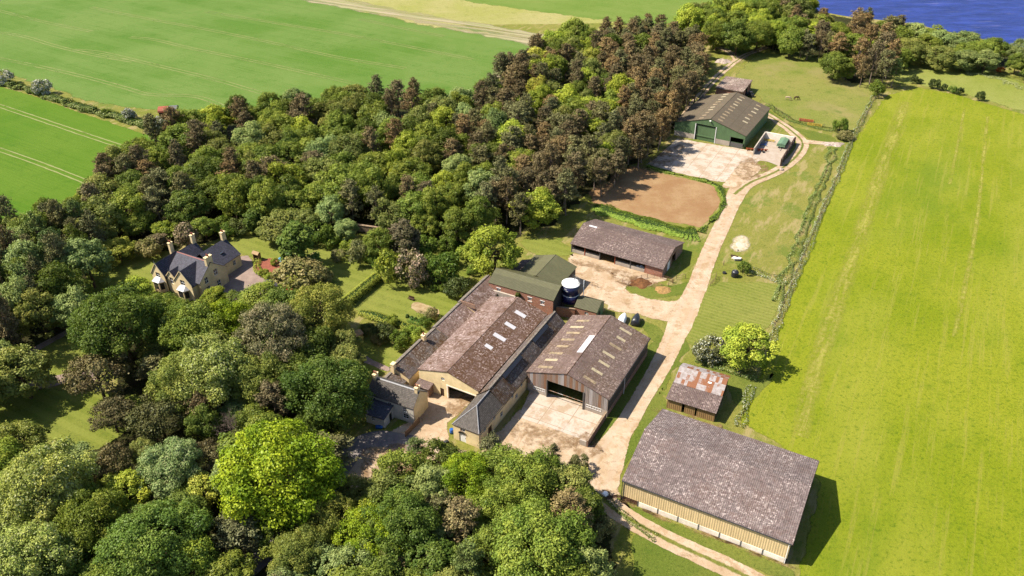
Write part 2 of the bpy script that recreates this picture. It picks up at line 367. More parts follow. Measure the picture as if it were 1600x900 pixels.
def chimney(st, x, y, z0, z1, wx=.9, wy=.55, mat=None, pots=2, parent=None):
    m = MB().box(x - wx / 2, x + wx / 2, y - wy / 2, y + wy / 2, z0, z1); m.box(x - wx / 2 - .08, x + wx / 2 + .08, y - wy / 2 - .08, y + wy / 2 + .08, z1 + .002, z1 + .18)
    c = m.build('chimney', mat or M['sand'], parent or st)
    for i in range(pots):
        px = x + (i - (pots - 1) / 2) * .42
        MB().lathe([(.15, z1 + .18), (.13, z1 + .6), (.16, z1 + .62), (.16, z1 + .7), (.1, z1 + .7)], 8, (px, y)).build('chimney_pot', M['terracotta'], c)
    return c
# ---------------------------------------------------------------- ground sheets
def smooth_pts(P, closed=True, n=8):
    out = []; k = len(P)
    rng = range(k) if closed else range(k - 1)
    for i in rng:
        p0, p1, p2, p3 = (P[(i - 1) % k], P[i], P[(i + 1) % k], P[(i + 2) % k]) if closed else (P[max(i - 1, 0)], P[i], P[i + 1], P[min(i + 2, k - 1)])
        for j in range(n):
            t = j / n
            out.append(.5 * ((2 * p1) + (p2 - p0) * t + (2 * p0 - 5 * p1 + 4 * p2 - p3) * t * t + (3 * p1 - p0 - 3 * p2 + p3) * t ** 3))
    if not closed: out.append(P[-1])
    return out
def resample(P, step, closed=True):
    out = []; k = len(P)
    for i in range(k if closed else k - 1):
        a, b = P[i], P[(i + 1) % k]; L = (b - a).length; n = max(1, int(L / step))
        out += [a.lerp(b, j / n) for j in range(n)]
    if not closed: out.append(P[-1])
    return out
def sheet(name, pix, z, mat, w=1.0, smooth=True, jit=.25, step=1.2, world=False, kind='structure'):
    P = [Vector(p) if world else at(*p).to_2d() for p in pix]
    P = smooth_pts(P) if smooth else P
    P = resample(P, step)
    area = sum(P[i].x * P[(i + 1) % len(P)].y - P[(i + 1) % len(P)].x * P[i].y for i in range(len(P)))
    if area < 0: P.reverse()
    n = len(P); Q = []
    for i in range(n):
        d = (P[(i + 1) % n] - P[i - 1]); d = d.normalized() if d.length > 1e-6 else Vector((1, 0)); nr = Vector((-d.y, d.x))
        j = mnoise.noise((P[i].x * .35, P[i].y * .35, z * 50)) * jit * 2
        P[i] = P[i] + nr * j; Q.append(P[i] + nr * w)
    v = [(p.x, p.y, z) for p in P] + [(p.x, p.y, z) for p in Q]
    f = [(i, (i + 1) % n, n + (i + 1) % n, n + i) for i in range(n)]
    f += [tuple(n + k for k in t) for t in tessellate_polygon([[Vector((q.x, q.y, 0)) for q in Q]])]
    me = bpy.data.meshes.new(name); me.from_pydata(v, [], f)
    a = me.attributes.new('edge', 'FLOAT', 'POINT'); a.data.foreach_set('value', [0.0] * n + [1.0] * n)
    bm = bmesh.new(); bm.from_mesh(me); bmesh.ops.recalc_face_normals(bm, faces=bm.faces)
    for fc in bm.faces:
        if fc.normal.z < 0: fc.normal_flip()
    bm.to_mesh(me); bm.free()
    me.materials.append(mat); o = bpy.data.objects.new(name, me); link(o); tag(o, kind=kind); return o
def ribbon(name, pix, widths, z, mat, world=False, kind='structure', u_steps=(-1, -.82, -.4, 0, .4, .82, 1)):
    P = [Vector(p) if world else at(*p).to_2d() for p in pix]
    k = len(P); S3 = [Vector((P[i].x, P[i].y, widths[i] if isinstance(widths, (list, tuple)) else widths)) for i in range(k)]
    S3 = resample(smooth_pts(S3, False, 6), 1.5, False); v = []; ev = []; uv = []; f = []; m = len(u_steps)
    for i, p in enumerate(S3):
        a = S3[max(i - 1, 0)]; b = S3[min(i + 1, len(S3) - 1)]; d = (b - a).to_2d().normalized(); nr = Vector((-d.y, d.x))
        for u in u_steps:
            hw = p.z / 2 + (mnoise.noise((p.x * .3, p.y * .3, u * 9)) * .25 if abs(u) == 1 else 0)
            q = p.to_2d() + nr * u * hw; v.append((q.x, q.y, z)); uv.append(u); ev.append(0.0 if abs(u) == 1 else 1.0)
    for i in range(len(S3) - 1):
        for j in range(m - 1): f.append((i * m + j, (i + 1) * m + j, (i + 1) * m + j + 1, i * m + j + 1))
    me = bpy.data.meshes.new(name); me.from_pydata(v, [], f)
    me.attributes.new('edge', 'FLOAT', 'POINT').data.foreach_set('value', ev)
    me.attributes.new('across', 'FLOAT', 'POINT').data.foreach_set('value', uv)
    bm = bmesh.new(); bm.from_mesh(me)
    for fc in bm.faces:
        if fc.normal.z < 0: fc.normal_flip()
    bm.to_mesh(me); bm.free()
    me.materials.append(mat); o = bpy.data.objects.new(name, me); link(o); tag(o, kind=kind); return o

# ---- ground materials
KG = .34
t = NT('rough_grass'); c, h = grass(t, S(112, 128, 42, KG), S(152, 158, 62, KG), S(178, 170, 88, KG))
dry = t.step(t.noise(t.map(t.pos(), (.3, .07, 1), R(28)), 1, 7, .7), .5, .62); lush = t.step(t.noise(t.pos(), .07, 6, .7), .52, .62); c = t.mix(t.math('MULTIPLY', lush, .6), c, S(112, 142, 44, KG))
c = t.mix(t.math('MULTIPLY', dry, .75), c, S(208, 186, 130, KG)); M['rough_grass'] = t.out(c, .95, .1, h, .6, .3)
t = NT('woodland_floor'); n = t.noise(t.pos(), .25, 7, .7); n2 = t.noise(t.pos(), 1.6, 6, .75)
c = t.mix(t.step(n, .4, .65), S(70, 66, 34, KG), S(84, 92, 36, KG)); c = t.mix(t.step(n2, .45, .7), c, S(48, 40, 26, KG)); M['wood_floor'] = t.out(c, .95, .1, n2, .8, .4, mask=t.edge(.5))
t = NT('lush_verge'); c, h = grass(t, S(100, 130, 42, .29), S(130, 150, 54, .29), S(160, 166, 74, .29)); M['verge'] = t.out(c, .95, .1, h, .6, .3, mask=t.edge(.7))
t = NT('sand_spill'); M['sand_spill'] = t.out(t.mix(t.step(t.noise(t.pos(), .9, 6, .7), .4, .6), S(226, 204, 160, .34), S(244, 230, 204, .36)), .95, .1, mask=t.edge(.7, .35))
t = NT('mown_lawn'); c, h = grass(t, S(118, 140, 48, .29), S(148, 162, 58, .29), S(174, 178, 84, .29))
st = t.math('SINE', t.math('MULTIPLY', t.sep(t.map(t.pos(), (1, 1, 1), R(28)))[1], 2 * math.pi / 3.0))
c = t.mix(t.math('MULTIPLY', t.step(st, -.3, .3), .42), c, S(182, 188, 86, .29)); M['lawn'] = t.out(c, .95, .1, h, .35, .15, mask=t.edge(.8))
t = NT('striped_mown_plot'); c, h = grass(t, S(120, 138, 46, .3), S(150, 162, 62, .3), S(174, 176, 84, .3))
st = t.math('SINE', t.math('MULTIPLY', t.sep(t.map(t.pos(), (1, 1, 1), R(-60)))[0], 2 * math.pi / 1.25))
c = t.mix(t.math('MULTIPLY', t.step(t.math('ADD', st, t.math('MULTIPLY', t.noise(t.pos(), .5, 6, .75), 2.6)), .9, 2.2), .2), c, S(206, 200, 118, KG)); M['striped_plot'] = t.out(c, .95, .1, h, .4, .2, mask=t.edge(.8))
KP = .275
t = NT('pasture'); p = t.pos()
c, h = grass(t, S(132, 162, 20, KP), S(168, 185, 28, KP), S(192, 199, 50, KP))
big = t.step(t.noise(t.map(p, (.035, .011, 1), R(28)), 1, 5, .6), .42, .66); c = t.mix(t.math('MULTIPLY', big, .75), c, S(204, 206, 76, KP))
dk = t.step(t.noise(t.map(p, (.03, .014, 1), R(28), (7, 3, 0)), 1, 5, .6), .52, .7); c = t.mix(t.math('MULTIPLY', dk, .6), c, S(126, 164, 20, KP))
tuft = t.step(t.noise(p, .42, 6, .75), .58, .72); c = t.mix(t.math('MULTIPLY', tuft, .75), c, S(104, 138, 24, KP))
tuft2 = t.step(t.noise(p, 1.1, 5, .8), .52, .64); c = t.mix(t.math('MULTIPLY', tuft2, .65), c, S(108, 140, 18, KP))
strk = t.noise(t.map(p, (.7, .025, 1), R(28)), 1, 6, .75); c = t.mix(t.math('MULTIPLY', t.step(strk, .52, .64), .4), c, S(214, 204, 96, KP))
M['pasture'] = t.out(c, .95, .1, h, .6, .3, mask=t.edge(.4))
def crop_mat(name, dark, mid, light, rot, far=False):
    t = NT(name); p = t.pos()
    c, h = grass(t, dark, mid, light, .6)
    ln = t.noise(t.map(p, (.02, 1.6, 1), rot), 1, 4, .7); c = t.mix(t.math('MULTIPLY', t.step(ln, .45, .65), .45), c, dark); wd = t.noise(t.map(p, (.006, .09, 1), rot), 1, 5, .65); c = t.mix(t.math('MULTIPLY', t.step(wd, .46, .64), .4), c, light)
    bl = t.step(t.noise(p, .018, 6, .6), .5, .68); c = t.mix(t.math('MULTIPLY', bl, .55), c, light)
    return t.out(c, .95, .1, h, .4, .2, mask=t.edge(.35))
M['crop_near'] = crop_mat('young_cereal_crop', S(92, 146, 16, .27), S(116, 164, 32, .27), S(138, 174, 52, .27), R(32))
M['crop_far'] = crop_mat('cereal_crop_far', S(98, 150, 40, .28), S(122, 166, 58, .28), S(152, 182, 90, .28), R(32))
M['crop_back'] = crop_mat('cereal_crop_back', S(124, 162, 54, .28), S(142, 176, 70, .28), S(164, 186, 90, .28), R(32))
t = NT('fallow'); c, h = grass(t, S(150, 156, 70, KG), S(194, 194, 104, KG), S(214, 204, 134, KG)); M['fallow'] = t.out(c, .95, .1, h, .6, .4, mask=t.edge(.12, .35))
t = NT('dry_margin'); p = t.pos(); ln = t.noise(t.map(p, (.03, .6, 1), R(27)), 1, 5, .7)
c = t.mix(t.step(ln, .4, .65), S(222, 204, 168, KG), S(184, 190, 118, KG)); c = t.mix(t.step(t.noise(p, .05, 5), .5, .7), c, S(226, 205, 172, KG)); M['dry_margin'] = t.out(c, .95, .1, mask=t.math('MULTIPLY', t.edge(.1, .45), t.step(t.noise(t.map(p, (.012, .25, 1), R(27)), 1, 6, .7), .3, .6)))
t = NT('grazed_paddock'); c, h = grass(t, S(108, 128, 44, KG), S(152, 162, 70, KG), S(176, 172, 92, KG))
c = t.mix(t.math('MULTIPLY', t.step(t.noise(t.pos(), .045, 6, .65), .5, .66), .6), c, S(186, 170, 112, KG)); c = t.mix(t.math('MULTIPLY', t.step(t.noise(t.pos(), .1, 5, .65, .5), .6, .72), .6), c, S(104, 134, 44, KG)); M['paddock'] = t.out(c, .95, .1, h, .5, .3, mask=t.edge(.4))
t = NT('coastal_meadow'); c, h = grass(t, S(132, 150, 56, KG), S(164, 174, 74, KG), S(182, 186, 98, KG)); M['meadow'] = t.out(c, .95, .1, h, .5, .3, mask=t.edge(.3))
t = NT('trampled_soil'); p = t.pos(); n = t.noise(p, .12, 7, .7); n2 = t.noise(p, 1.5, 7, .75)
c = t.mix(t.step(n, .35, .7), S(192, 148, 104, .33), S(216, 178, 132, .33)); c = t.mix(t.math('MULTIPLY', t.step(n2, .5, .72), .6), c, S(164, 122, 82, .33))
c = t.mix(t.math('MULTIPLY', t.step(t.noise(p, .35, 6, .7), .6, .72), .4), c, S(150, 130, 66, KG)); M['bare_soil'] = t.out(c, .95, .1, n2, .6, .2, mask=t.edge(.6))
def gravel_nodes(t, k=.43):
    p = t.pos(); n = t.noise(p, .16, 7, .7); n2 = t.noise(p, 1.2, 7, .75); n3 = t.noise(p, 4.2, 5, .8)
    c = t.mix(t.step(n, .35, .65), S(206, 176, 142, k), S(232, 208, 180, k)); c = t.mix(t.math('MULTIPLY', t.step(n2, .48, .72), .6), c, S(182, 146, 108, k))
    c = t.mix(t.math('MULTIPLY', t.step(t.noise(p, .16, 7, .75, .8), .5, .6), .6), c, S(182, 146, 104, k)); c = t.mix(t.math('MULTIPLY', t.step(t.noise(p, .5, 6, .75, .5), .56, .64), .5), c, S(150, 116, 80, k))
    c = t.mix(t.math('MULTIPLY', t.step(n3, .55, .75), .5), c, S(240, 220, 196, k)); return c, n2
t = NT('stony_yard'); c, h = gravel_nodes(t); M['gravel'] = t.out(c, .95, .15, h, .5, .12, mask=t.edge(.7))
t = NT('farm_track'); c, h = gravel_nodes(t, .44); u = t.attr('across'); rut = t.step(t.math('ABSOLUTE', t.math('SUBTRACT', t.math('ABSOLUTE', u), .5)), .25, .08)
c = t.mix(t.math('MULTIPLY', rut, .35), c, S(240, 216, 190, KG)); M['track'] = t.out(c, .95, .15, h, .5, .12, mask=t.edge(.8))
t = NT('two_rut_track'); c, h = gravel_nodes(t, .42); u = t.math('ABSOLUTE', t.attr('across')); g, _ = grass(t, S(92, 112, 34, KG), S(132, 142, 52, KG), S(160, 156, 78, KG))
mid = t.step(t.math('ADD', u, t.math('MULTIPLY', t.noise(t.pos(), .8, 6, .7), .5)), .52, .36); c = t.mix(mid, c, g); M['rut_track'] = t.out(c, .95, .15, h, .5, .12, mask=t.edge(.8))
t = NT('concrete_yard'); p = t.map(t.pos(), (1, 1, 1), R(28.5)); n = t.noise(p, .3, 7, .7); n2 = t.noise(p, 2, 6, .75)
b = t.n('TexBrick'); b.offset = 0; b.inputs['Scale'].default_value = 1; b.inputs['Brick Width'].default_value = 5.2; b.inputs['Row Height'].default_value = 4.1; b.inputs['Mortar Size'].default_value = .07
t.put(b.inputs['Vector'], p); b.inputs['Color1'].default_value = S(240, 222, 204, .38); b.inputs['Color2'].default_value = S(236, 216, 196, .38); b.inputs['Mortar'].default_value = S(196, 168, 140, KG)
c = t.mix(t.math('MULTIPLY', t.step(n, .46, .6), .7), b.outputs[0], S(212, 180, 144, KG)); c = t.mix(t.math('MULTIPLY', t.step(t.noise(p, .12, 6, .7), .55, .7), .8), c, S(246, 232, 218, KG)); c = t.mix(t.math('MULTIPLY', t.step(n2, .54, .68), .5), c, S(176, 144, 110, KG))
M['concrete_yard'] = t.out(c, .9, .2, n2, .2, .05, mask=t.edge(.9))
t = NT('bunker_floor'); n = t.noise(t.pos(), .4, 7, .7); M['bunker_floor'] = t.out(t.mix(t.step(n, .4, .65), S(222, 200, 178, KG), S(236, 218, 200, KG)), .9, .2)
t = NT('tarmac_drive'); n = t.noise(t.pos(), .5, 7, .7); M['drive'] = t.out(t.mix(t.step(n, .35, .7), S(178, 152, 140, KG), S(206, 180, 164, KG)), .9, .2, t.noise(t.pos(), 4), .3, .05, mask=t.edge(.8))
t = NT('tarmac_lane'); n = t.noise(t.pos(), .5, 7, .7); M['lane'] = t.out(t.mix(t.step(n, .35, .7), S(150, 140, 140, KG), S(180, 168, 160, KG)), .9, .2, mask=t.edge(.9))
t = NT('tyre_line'); M['tyre_line'] = t.out(S(188, 194, 122, .31), .95, .1, mask=t.math('MULTIPLY', t.edge(.4), t.math('MULTIPLY', t.step(t.noise(t.pos(), .04, 5, .7), .3, .5), .95)))
t = NT('sea_water'); p = t.pos(); wv = t.noise(t.map(p, (.05, .16, 1), R(-2)), 1, 6, .75); wv2 = t.noise(t.map(p, (.035, .3, 1), R(-2)), 1, 5, .75)
c = t.mix(t.step(wv, .35, .7), S(34, 54, 132, .36), S(60, 82, 180, .38)); c = t.mix(t.math('MULTIPLY', t.step(wv2, .6, .7), .7), c, S(190, 180, 220, .3)); M['sea'] = t.out(c, .45, .2, wv, .5, 1.0)
t = NT('shore_slope'); n = t.noise(t.pos(), .2, 6, .7); M['shore'] = t.out(t.mix(t.step(n, .4, .6), S(110, 120, 60, KG), S(150, 130, 96, KG)), .95, .1, n, .8, .5)
t = NT('kitchen_bed'); n = t.noise(t.pos(), .8, 6, .7); M['bed'] = t.out(t.mix(t.step(n, .4, .6), S(196, 166, 122, KG), S(222, 196, 150, KG)), .95, .1, n, .6, .1, mask=t.edge(.9))

# ---- land, sea
coast = [(-3200, 3600), (-1500, 2600), (-200, 1500), (60, 900), (100, 600), (128, 500), (142, 424), (160, 398), (184, 386), (204, 364), (226, 342), (270, 316), (380, 285), (700, 230), (1500, 100), (3000, -200)]
C = smooth_pts([Vector(p) for p in coast], False, 6)
ring = [(p.x, p.y) for p in C] + [(3000, -600), (-3200, -600)]
v = [(x, y, 0) for x, y in ring]; me = bpy.data.meshes.new('ground')
fs = [tuple(q) for q in tessellate_polygon([[Vector((x, y, 0)) for x, y in ring]])]
n0 = len(v); off = []
for i, p in enumerate(C):
    d = (C[min(i + 1, len(C) - 1)] - C[max(i - 1, 0)]).normalized(); nr = Vector((-d.y, d.x)); off.append(p + nr * 22)
v += [(p.x, p.y, -26) for p in off]
sk = [(i, i + 1, n0 + i + 1, n0 + i) for i in range(len(C) - 1)]
me.from_pydata(v, [], fs + sk); me.materials.append(M['rough_grass']); me.materials.append(M['shore'])
for i in range(len(fs), len(fs) + len(sk)): me.polygons[i].material_index = 1
bm = bmesh.new(); bm.from_mesh(me)
for fc in bm.faces:
    if fc.normal.z < 0: fc.normal_flip()
bm.to_mesh(me); bm.free()
tag(link(bpy.data.objects.new('ground', me)), kind='structure')
tag(MB().poly([(-12000, -3000, -20), (14000, -3000, -20), (14000, 22000, -20), (-12000, 22000, -20)]).build('sea', M['sea']), kind='structure')

# ---- fields and surfaces, each a few centimetres above the one below
sheet('crop_field', [(-420, -20), (-120, 70), (0, 119), (60, 137), (120, 160), (180, 181), (225, 197), (262, 207), (266, 228), (190, 268), (165, 315), (120, 330), (60, 352), (0, 378), (-200, 430), (-420, 420)], .02, M['crop_near'], 1.2, False, .3, 2)
sheet('cereal_field', [(-500, -120), (-120, 50), (0, 97), (70, 121), (140, 146), (200, 157), (270, 165), (300, 170), (420, 165), (560, 160), (745, 148), (800, 105), (858, 70), (820, 58), (700, 33), (560, 4), (300, -50), (-300, -150)], .015, M['crop_far'], 3, False, .8, 3)
sheet('field_margin', [(300, -58), (560, -4), (640, 14), (760, 36), (868, 56), (872, 66), (800, 108), (760, 160), (735, 160), (782, 108), (840, 74), (700, 42), (560, 12), (300, -40)], .045, M['dry_margin'], 3, False, 1.5, 4)
sheet('fallow_strip', [(300, -60), (500, -8), (570, 14), (660, 36), (760, 54), (870, 66), (960, 48), (1010, 40), (900, 22), (740, -4), (600, -30), (300, -90)], .026, M['fallow'], 4, False, 1.5, 3)
sheet('back_field', [(500, -60), (640, -18), (750, 4), (900, 27), (1020, 46), (1080, 40), (1130, 12), (1230, -8), (1200, -60), (900, -110)], .035, M['crop_back'], 3, False, 1, 3)
sheet('pasture_field', [(1390, 158), (1440, 147), (1500, 160), (1600, 191), (1800, 250), (2300, 330), (2300, 1150), (1230, 1150), (1238, 905), (1272, 760), (1215, 705), (1150, 668), (1172, 620), (1205, 545), (1250, 430), (1290, 335), (1335, 232)], .02, M['pasture'], 1.5, False, .4, 2)
sheet('horse_paddock', [(1186, 92), (1215, 78), (1290, 92), (1310, 120), (1380, 142), (1370, 165), (1335, 222), (1290, 214), (1240, 200), (1206, 172), (1180, 150), (1150, 128)], .028, M['paddock'], 2, False, .5, 2)
sheet('coastal_meadow', [(1412, 92), (1480, 100), (1600, 140), (1750, 190), (1800, 246), (1600, 188), (1500, 157), (1440, 144), (1400, 140), (1395, 110)], .013, M['meadow'], 3, False, 1, 2)
sheet('exercise_paddock', [(960, 264), (1000, 262), (1012, 268), (1060, 280), (1116, 294), (1124, 302), (1129, 322), (1124, 332), (1100, 359), (1094, 361), (1040, 350), (980, 334), (930, 319), (918, 300)], .02, M['bare_soil'], 1.0, False, .4)
sheet('woodland_floor', [(262, 196), (430, 165), (745, 150), (800, 115), (905, 60), (1050, 60), (1108, 100), (1100, 140), (1055, 205), (1015, 250), (925, 300), (880, 345), (790, 375), (720, 378), (640, 368), (540, 362), (450, 350), (395, 362), (330, 368), (245, 388), (190, 400), (130, 440), (110, 520), (0, 560), (-300, 560), (-300, 420), (0, 362), (70, 330), (150, 305)], .03, M['wood_floor'], 2, False, 1, 2)
sheet('woodland_floor', [(250, 445), (420, 455), (520, 480), (548, 520), (545, 600), (520, 690), (440, 800), (600, 740), (730, 705), (860, 735), (945, 800), (955, 905), (930, 990), (-200, 990), (-200, 700), (140, 690), (200, 640), (150, 540), (200, 470)], .03, M['wood_floor'], 2, False, .8, 2)
sheet('shelterbelt_floor', [(1062, 50), (1120, 20), (1240, 5), (1300, 30), (1400, 52), (1500, 75), (1600, 105), (1640, 125), (1560, 115), (1470, 98), (1405, 104), (1400, 138), (1330, 140), (1300, 100), (1230, 90), (1200, 80), (1110, 62)], .03, M['wood_floor'], 2, False, 1, 2)
sheet('house_lawn', [(345, 348), (400, 352), (452, 372), (455, 402), (420, 400), (380, 392), (350, 372)], .05, M['lawn'], 1)
sheet('front_lawn', [(140, 405), (190, 388), (250, 386), (262, 440), (200, 470), (150, 470), (135, 430)], .05, M['lawn'], 1)
sheet('west_lawn', [(60, 530), (100, 508), (150, 505), (165, 545), (110, 580), (65, 582)], .05, M['lawn'], 1)
sheet('shaded_lawn', [(-60, 605), (60, 596), (150, 600), (230, 610), (220, 640), (150, 690), (90, 680), (0, 660), (-60, 660)], .05, M['lawn'], 1)
sheet('garden_lawn', [(500, 385), (540, 366), (600, 375), (700, 385), (745, 400), (735, 430), (720, 450), (735, 470), (690, 520), (640, 510), (590, 500), (555, 482), (520, 455), (490, 410)], .05, M['lawn'], 1)
sheet('cottage_lawn', [(552, 545), (578, 527), (632, 547), (598, 582), (575, 580)], .05, M['lawn'], .6)
sheet('yard_lawn', [(815, 378), (858, 372), (895, 388), (890, 402), (840, 400)], .05, M['lawn'], 1)
sheet('striped_plot', [(1105, 452), (1150, 447), (1222, 455), (1200, 520), (1140, 530), (1080, 545), (1068, 520)], .05, M['striped_plot'], 1.2)
sheet('garden_path', [(522, 540), (545, 530), (560, 548), (605, 570), (596, 577), (548, 555), (530, 556)], .07, M['drive'], .5)
sheet('house_drive', [(360, 402), (388, 392), (400, 408), (428, 428), (440, 448), (400, 455), (370, 470), (345, 470), (352, 430)], .07, M['drive'], .8)
sheet('kitchen_garden_bed', [(640, 474), (655, 470), (686, 482), (680, 492), (650, 486)], .07, M['bed'], .8)
sheet('farm_yard', [(672, 600), (700, 606), (742, 618), (700, 660), (700, 700), (745, 700), (790, 655), (833, 612), (945, 640), (915, 698), (935, 692), (972, 690), (956, 740), (965, 778), (900, 775), (840, 740), (720, 715), (650, 720), (590, 760), (520, 760), (560, 690), (610, 668), (640, 650)], .045, M['gravel'], 1.2, False, .4)
sheet('cattle_yard', [(888, 404), (900, 398), (1038, 436), (1010, 452), (985, 448), (978, 456), (1000, 466), (1040, 474), (1075, 476), (1060, 510), (1020, 502), (980, 492), (950, 488), (945, 478), (905, 470), (895, 440)], .045, M['gravel'], 1.2, True, .4)
sheet('barn_apron', [(826, 608), (945, 642), (914, 692), (806, 652)], .075, M['concrete_yard'], .35, False, .1)
sheet('barn_forecourt', [(1062, 221), (1172, 241), (1186, 244), (1238, 232), (1222, 264), (1190, 258), (1160, 292), (1120, 290), (1012, 262), (1045, 236)], .07, M['concrete_yard'], .6, False, .2)
tag(MB().poly([tuple((Vector((77.2, 240.9)) + Vector((.8796, -.4756)) * a + Vector((.4756, .8796)) * b).to_3d() + Vector((0, 0, .095))) for a, b in ((.36, -1.0), (9.6, -5), (9.6, 14.3), (.36, 14.3))]).build('bunker_floor', M['bunker_floor']), kind='structure')
sheet('forecourt_gravel', [(1162, 262), (1192, 266), (1182, 282), (1156, 298), (1130, 298)], .09, M['gravel'], 1, True, .3)
ribbon('farm_track', [(915, 780), (938, 730), (960, 688), (985, 650), (1008, 612), (1032, 572), (1052, 532), (1066, 500), (1088, 455), (1108, 405), (1128, 362), (1145, 325), (1160, 297)], [9, 7.5, 5, 4.2, 4.2, 4.6, 5, 6, 5, 4.6, 4.6, 5, 6], .06, M['track'])
ribbon('farm_track', [(1150, 310), (1175, 292), (1215, 276), (1245, 255), (1258, 232), (1240, 212), (1218, 196), (1200, 184)], [5, 4.4, 4, 4, 4, 3.8, 3.4, 3], .08, M['rut_track'])
ribbon('field_gateway', [(1258, 229), (1285, 232), (1312, 235)], [3.4, 3, 2.6], .1, M['track'])
ribbon('farm_track', [(1062, 205), (1090, 165), (1128, 124), (1150, 106), (1156, 98), (1140, 84), (1108, 73)], 3.0, .06, M['rut_track'])
ribbon('farm_track', [(1155, 103), (1170, 93), (1190, 86), (1205, 80)], 2.8, .08, M['rut_track'])
ribbon('field_track', [(905, 752), (950, 795), (1000, 828), (1060, 860), (1130, 893), (1230, 945)], [5, 4.2, 4, 4, 4, 4], .07, M['rut_track'])
ribbon('woodland_lane', [(640, 690), (590, 682), (555, 692), (525, 730), (480, 790), (420, 850), (350, 905)], [4, 4.4, 4.4, 4.2, 4, 4, 4], .065, M['lane'])
ribbon('drive_lane', [(-60, 610), (0, 600), (60, 588), (110, 578), (150, 575)], 3.6, .08, M['drive'])
ribbon('drive_lane', [(15, 560), (60, 530), (110, 505), (150, 490)], 2.0, .08, M['drive'])
# tractor lines in the two cereal fields, always a pair of wheel marks
TL = [[(-30, 30), (0, 36), (45, 44), (95, 60), (160, 76), (215, 86)], [(122, 66), (165, 71), (240, 90), (330, 113), (415, 139)], [(-40, 68), (40, 85), (100, 99), (150, 112), (205, 128), (240, 138), (300, 141), (330, 148), (352, 158)], [(210, 48), (250, 53), (310, 68), (400, 88), (480, 107), (565, 128)],
      [(-40, -10), (40, 12), (90, 25), (150, 38)], [(150, 0), (240, 20), (330, 38), (430, 60), (530, 84), (640, 104)], [(330, 10), (450, 32), (560, 52), (690, 80), (745, 92)], [(570, 26), (640, 42), (700, 55)],
      [(-60, 128), (0, 150), (70, 175), (140, 200), (215, 226)], [(-60, 198), (0, 219), (70, 245), (155, 280)], [(-60, 290), (0, 310), (48, 330)]]
for i, L in enumerate(TL):
    near = i >= 8
    P = smooth_pts([at(*p).to_2d() for p in L], False, 4)
    for s in (-1, 1):
        Q = []
        for j, p in enumerate(P):
            d = (P[min(j + 1, len(P) - 1)] - P[max(j - 1, 0)]).normalized(); Q.append(p + Vector((-d.y, d.x)) * s * (.95))
        ribbon('wheel_mark', [tuple(q) for q in Q], .6 if near else .45, .06 + .004 * i, M['tyre_line'], True, u_steps=(-1, -.5, .5, 1))
sheet('grass_verge', [(1016, 540), (1036, 552), (1008, 598), (975, 642), (940, 684), (912, 706), (914, 694), (946, 645)], .04, M['verge'], .6)
sheet('grass_verge', [(1030, 616), (1012, 632), (985, 680), (955, 735), (960, 745), (985, 715), (1036, 648)], .038, M['verge'], .6)
sheet('grass_verge', [(960, 782), (985, 795), (1060, 826), (1150, 862), (1225, 896), (1225, 915), (1140, 885), (1060, 850), (990, 815)], .036, M['verge'], .8)
sheet('grass_verge', [(985, 838), (1050, 868), (1110, 895), (1190, 940), (1000, 960), (980, 900)], .036, M['verge'], 1)
sheet('grass_verge', [(1058, 520), (1075, 548), (1060, 570), (1085, 575), (1180, 598), (1205, 590), (1200, 610), (1150, 640), (1125, 600), (1060, 578), (1038, 612), (1030, 600)], .036, M['verge'], .8)
sheet('grass_verge', [(975, 450), (1010, 446), (1050, 450), (1085, 440), (1098, 420), (1112, 380), (1128, 346), (1140, 325), (1136, 340), (1118, 372), (1100, 410), (1080, 452), (1062, 466), (1020, 470), (990, 462)], .036, M['verge'], .8)
sheet('grass_verge', [(985, 500), (1020, 510), (1035, 525), (1030, 545), (1015, 535), (1000, 515)], .036, M['verge'], .8)
sheet('grass_verge', [(1205, 178), (1240, 204), (1272, 212), (1300, 220), (1310, 230), (1275, 228), (1252, 214), (1225, 198), (1200, 186)], .036, M['verge'], .8)
sheet('grass_verge', [(1108, 72), (1140, 82), (1170, 92), (1200, 80), (1180, 78), (1150, 70), (1115, 62)], .036, M['verge'], .8)
sheet('sand_spill', [(1144, 382), (1152, 374), (1166, 375), (1174, 386), (1168, 397), (1152, 401), (1142, 393)], .05, M['sand_spill'], 1.5)
t = NT('worn_strip'); M['worn_strip'] = t.out(t.mix(t.step(t.noise(t.pos(), .9, 6, .75), .4, .62), S(226, 214, 112, .34), S(190, 200, 60, .3)), .95, .1, mask=t.math('MULTIPLY', t.math('MULTIPLY', t.step(t.math('ABSOLUTE', t.attr('across')), 1.0, .1), t.step(t.noise(t.map(t.pos(), (.7, .08, 1), R(28)), 1, 6, .7), .35, .6)), .75))
ribbon('worn_strip', [(1420, 170), (1396, 235), (1366, 315), (1338, 400), (1312, 470), (1286, 545), (1262, 620), (1246, 690)], [6, 6, 6, 5.5, 5.5, 5.5, 5, 4], .05, M['worn_strip'], u_steps=(-1, -.6, -.2, .2, .6, 1))
ribbon('worn_strip', [(1548, 195), (1540, 260), (1530, 340), (1514, 430), (1490, 540)], 1.6, .052, M['worn_strip'], u_steps=(-1, -.5, 0, .5, 1))
ribbon('worn_strip', [(1512, 180), (1500, 240), (1486, 300)], 1.4, .054, M['worn_strip'], u_steps=(-1, -.5, 0, .5, 1))
t = NT('muddy_patch'); n = t.noise(t.pos(), .9, 7, .75); M['mud'] = t.out(t.mix(t.step(n, .4, .62), S(168, 130, 92, .36), S(204, 168, 126, .38)), .95, .1, n, .6, .1, mask=t.math('MULTIPLY', t.edge(.5, .4), t.math('MULTIPLY', t.step(t.noise(t.pos(), .35, 7, .75), .42, .6), .6)))
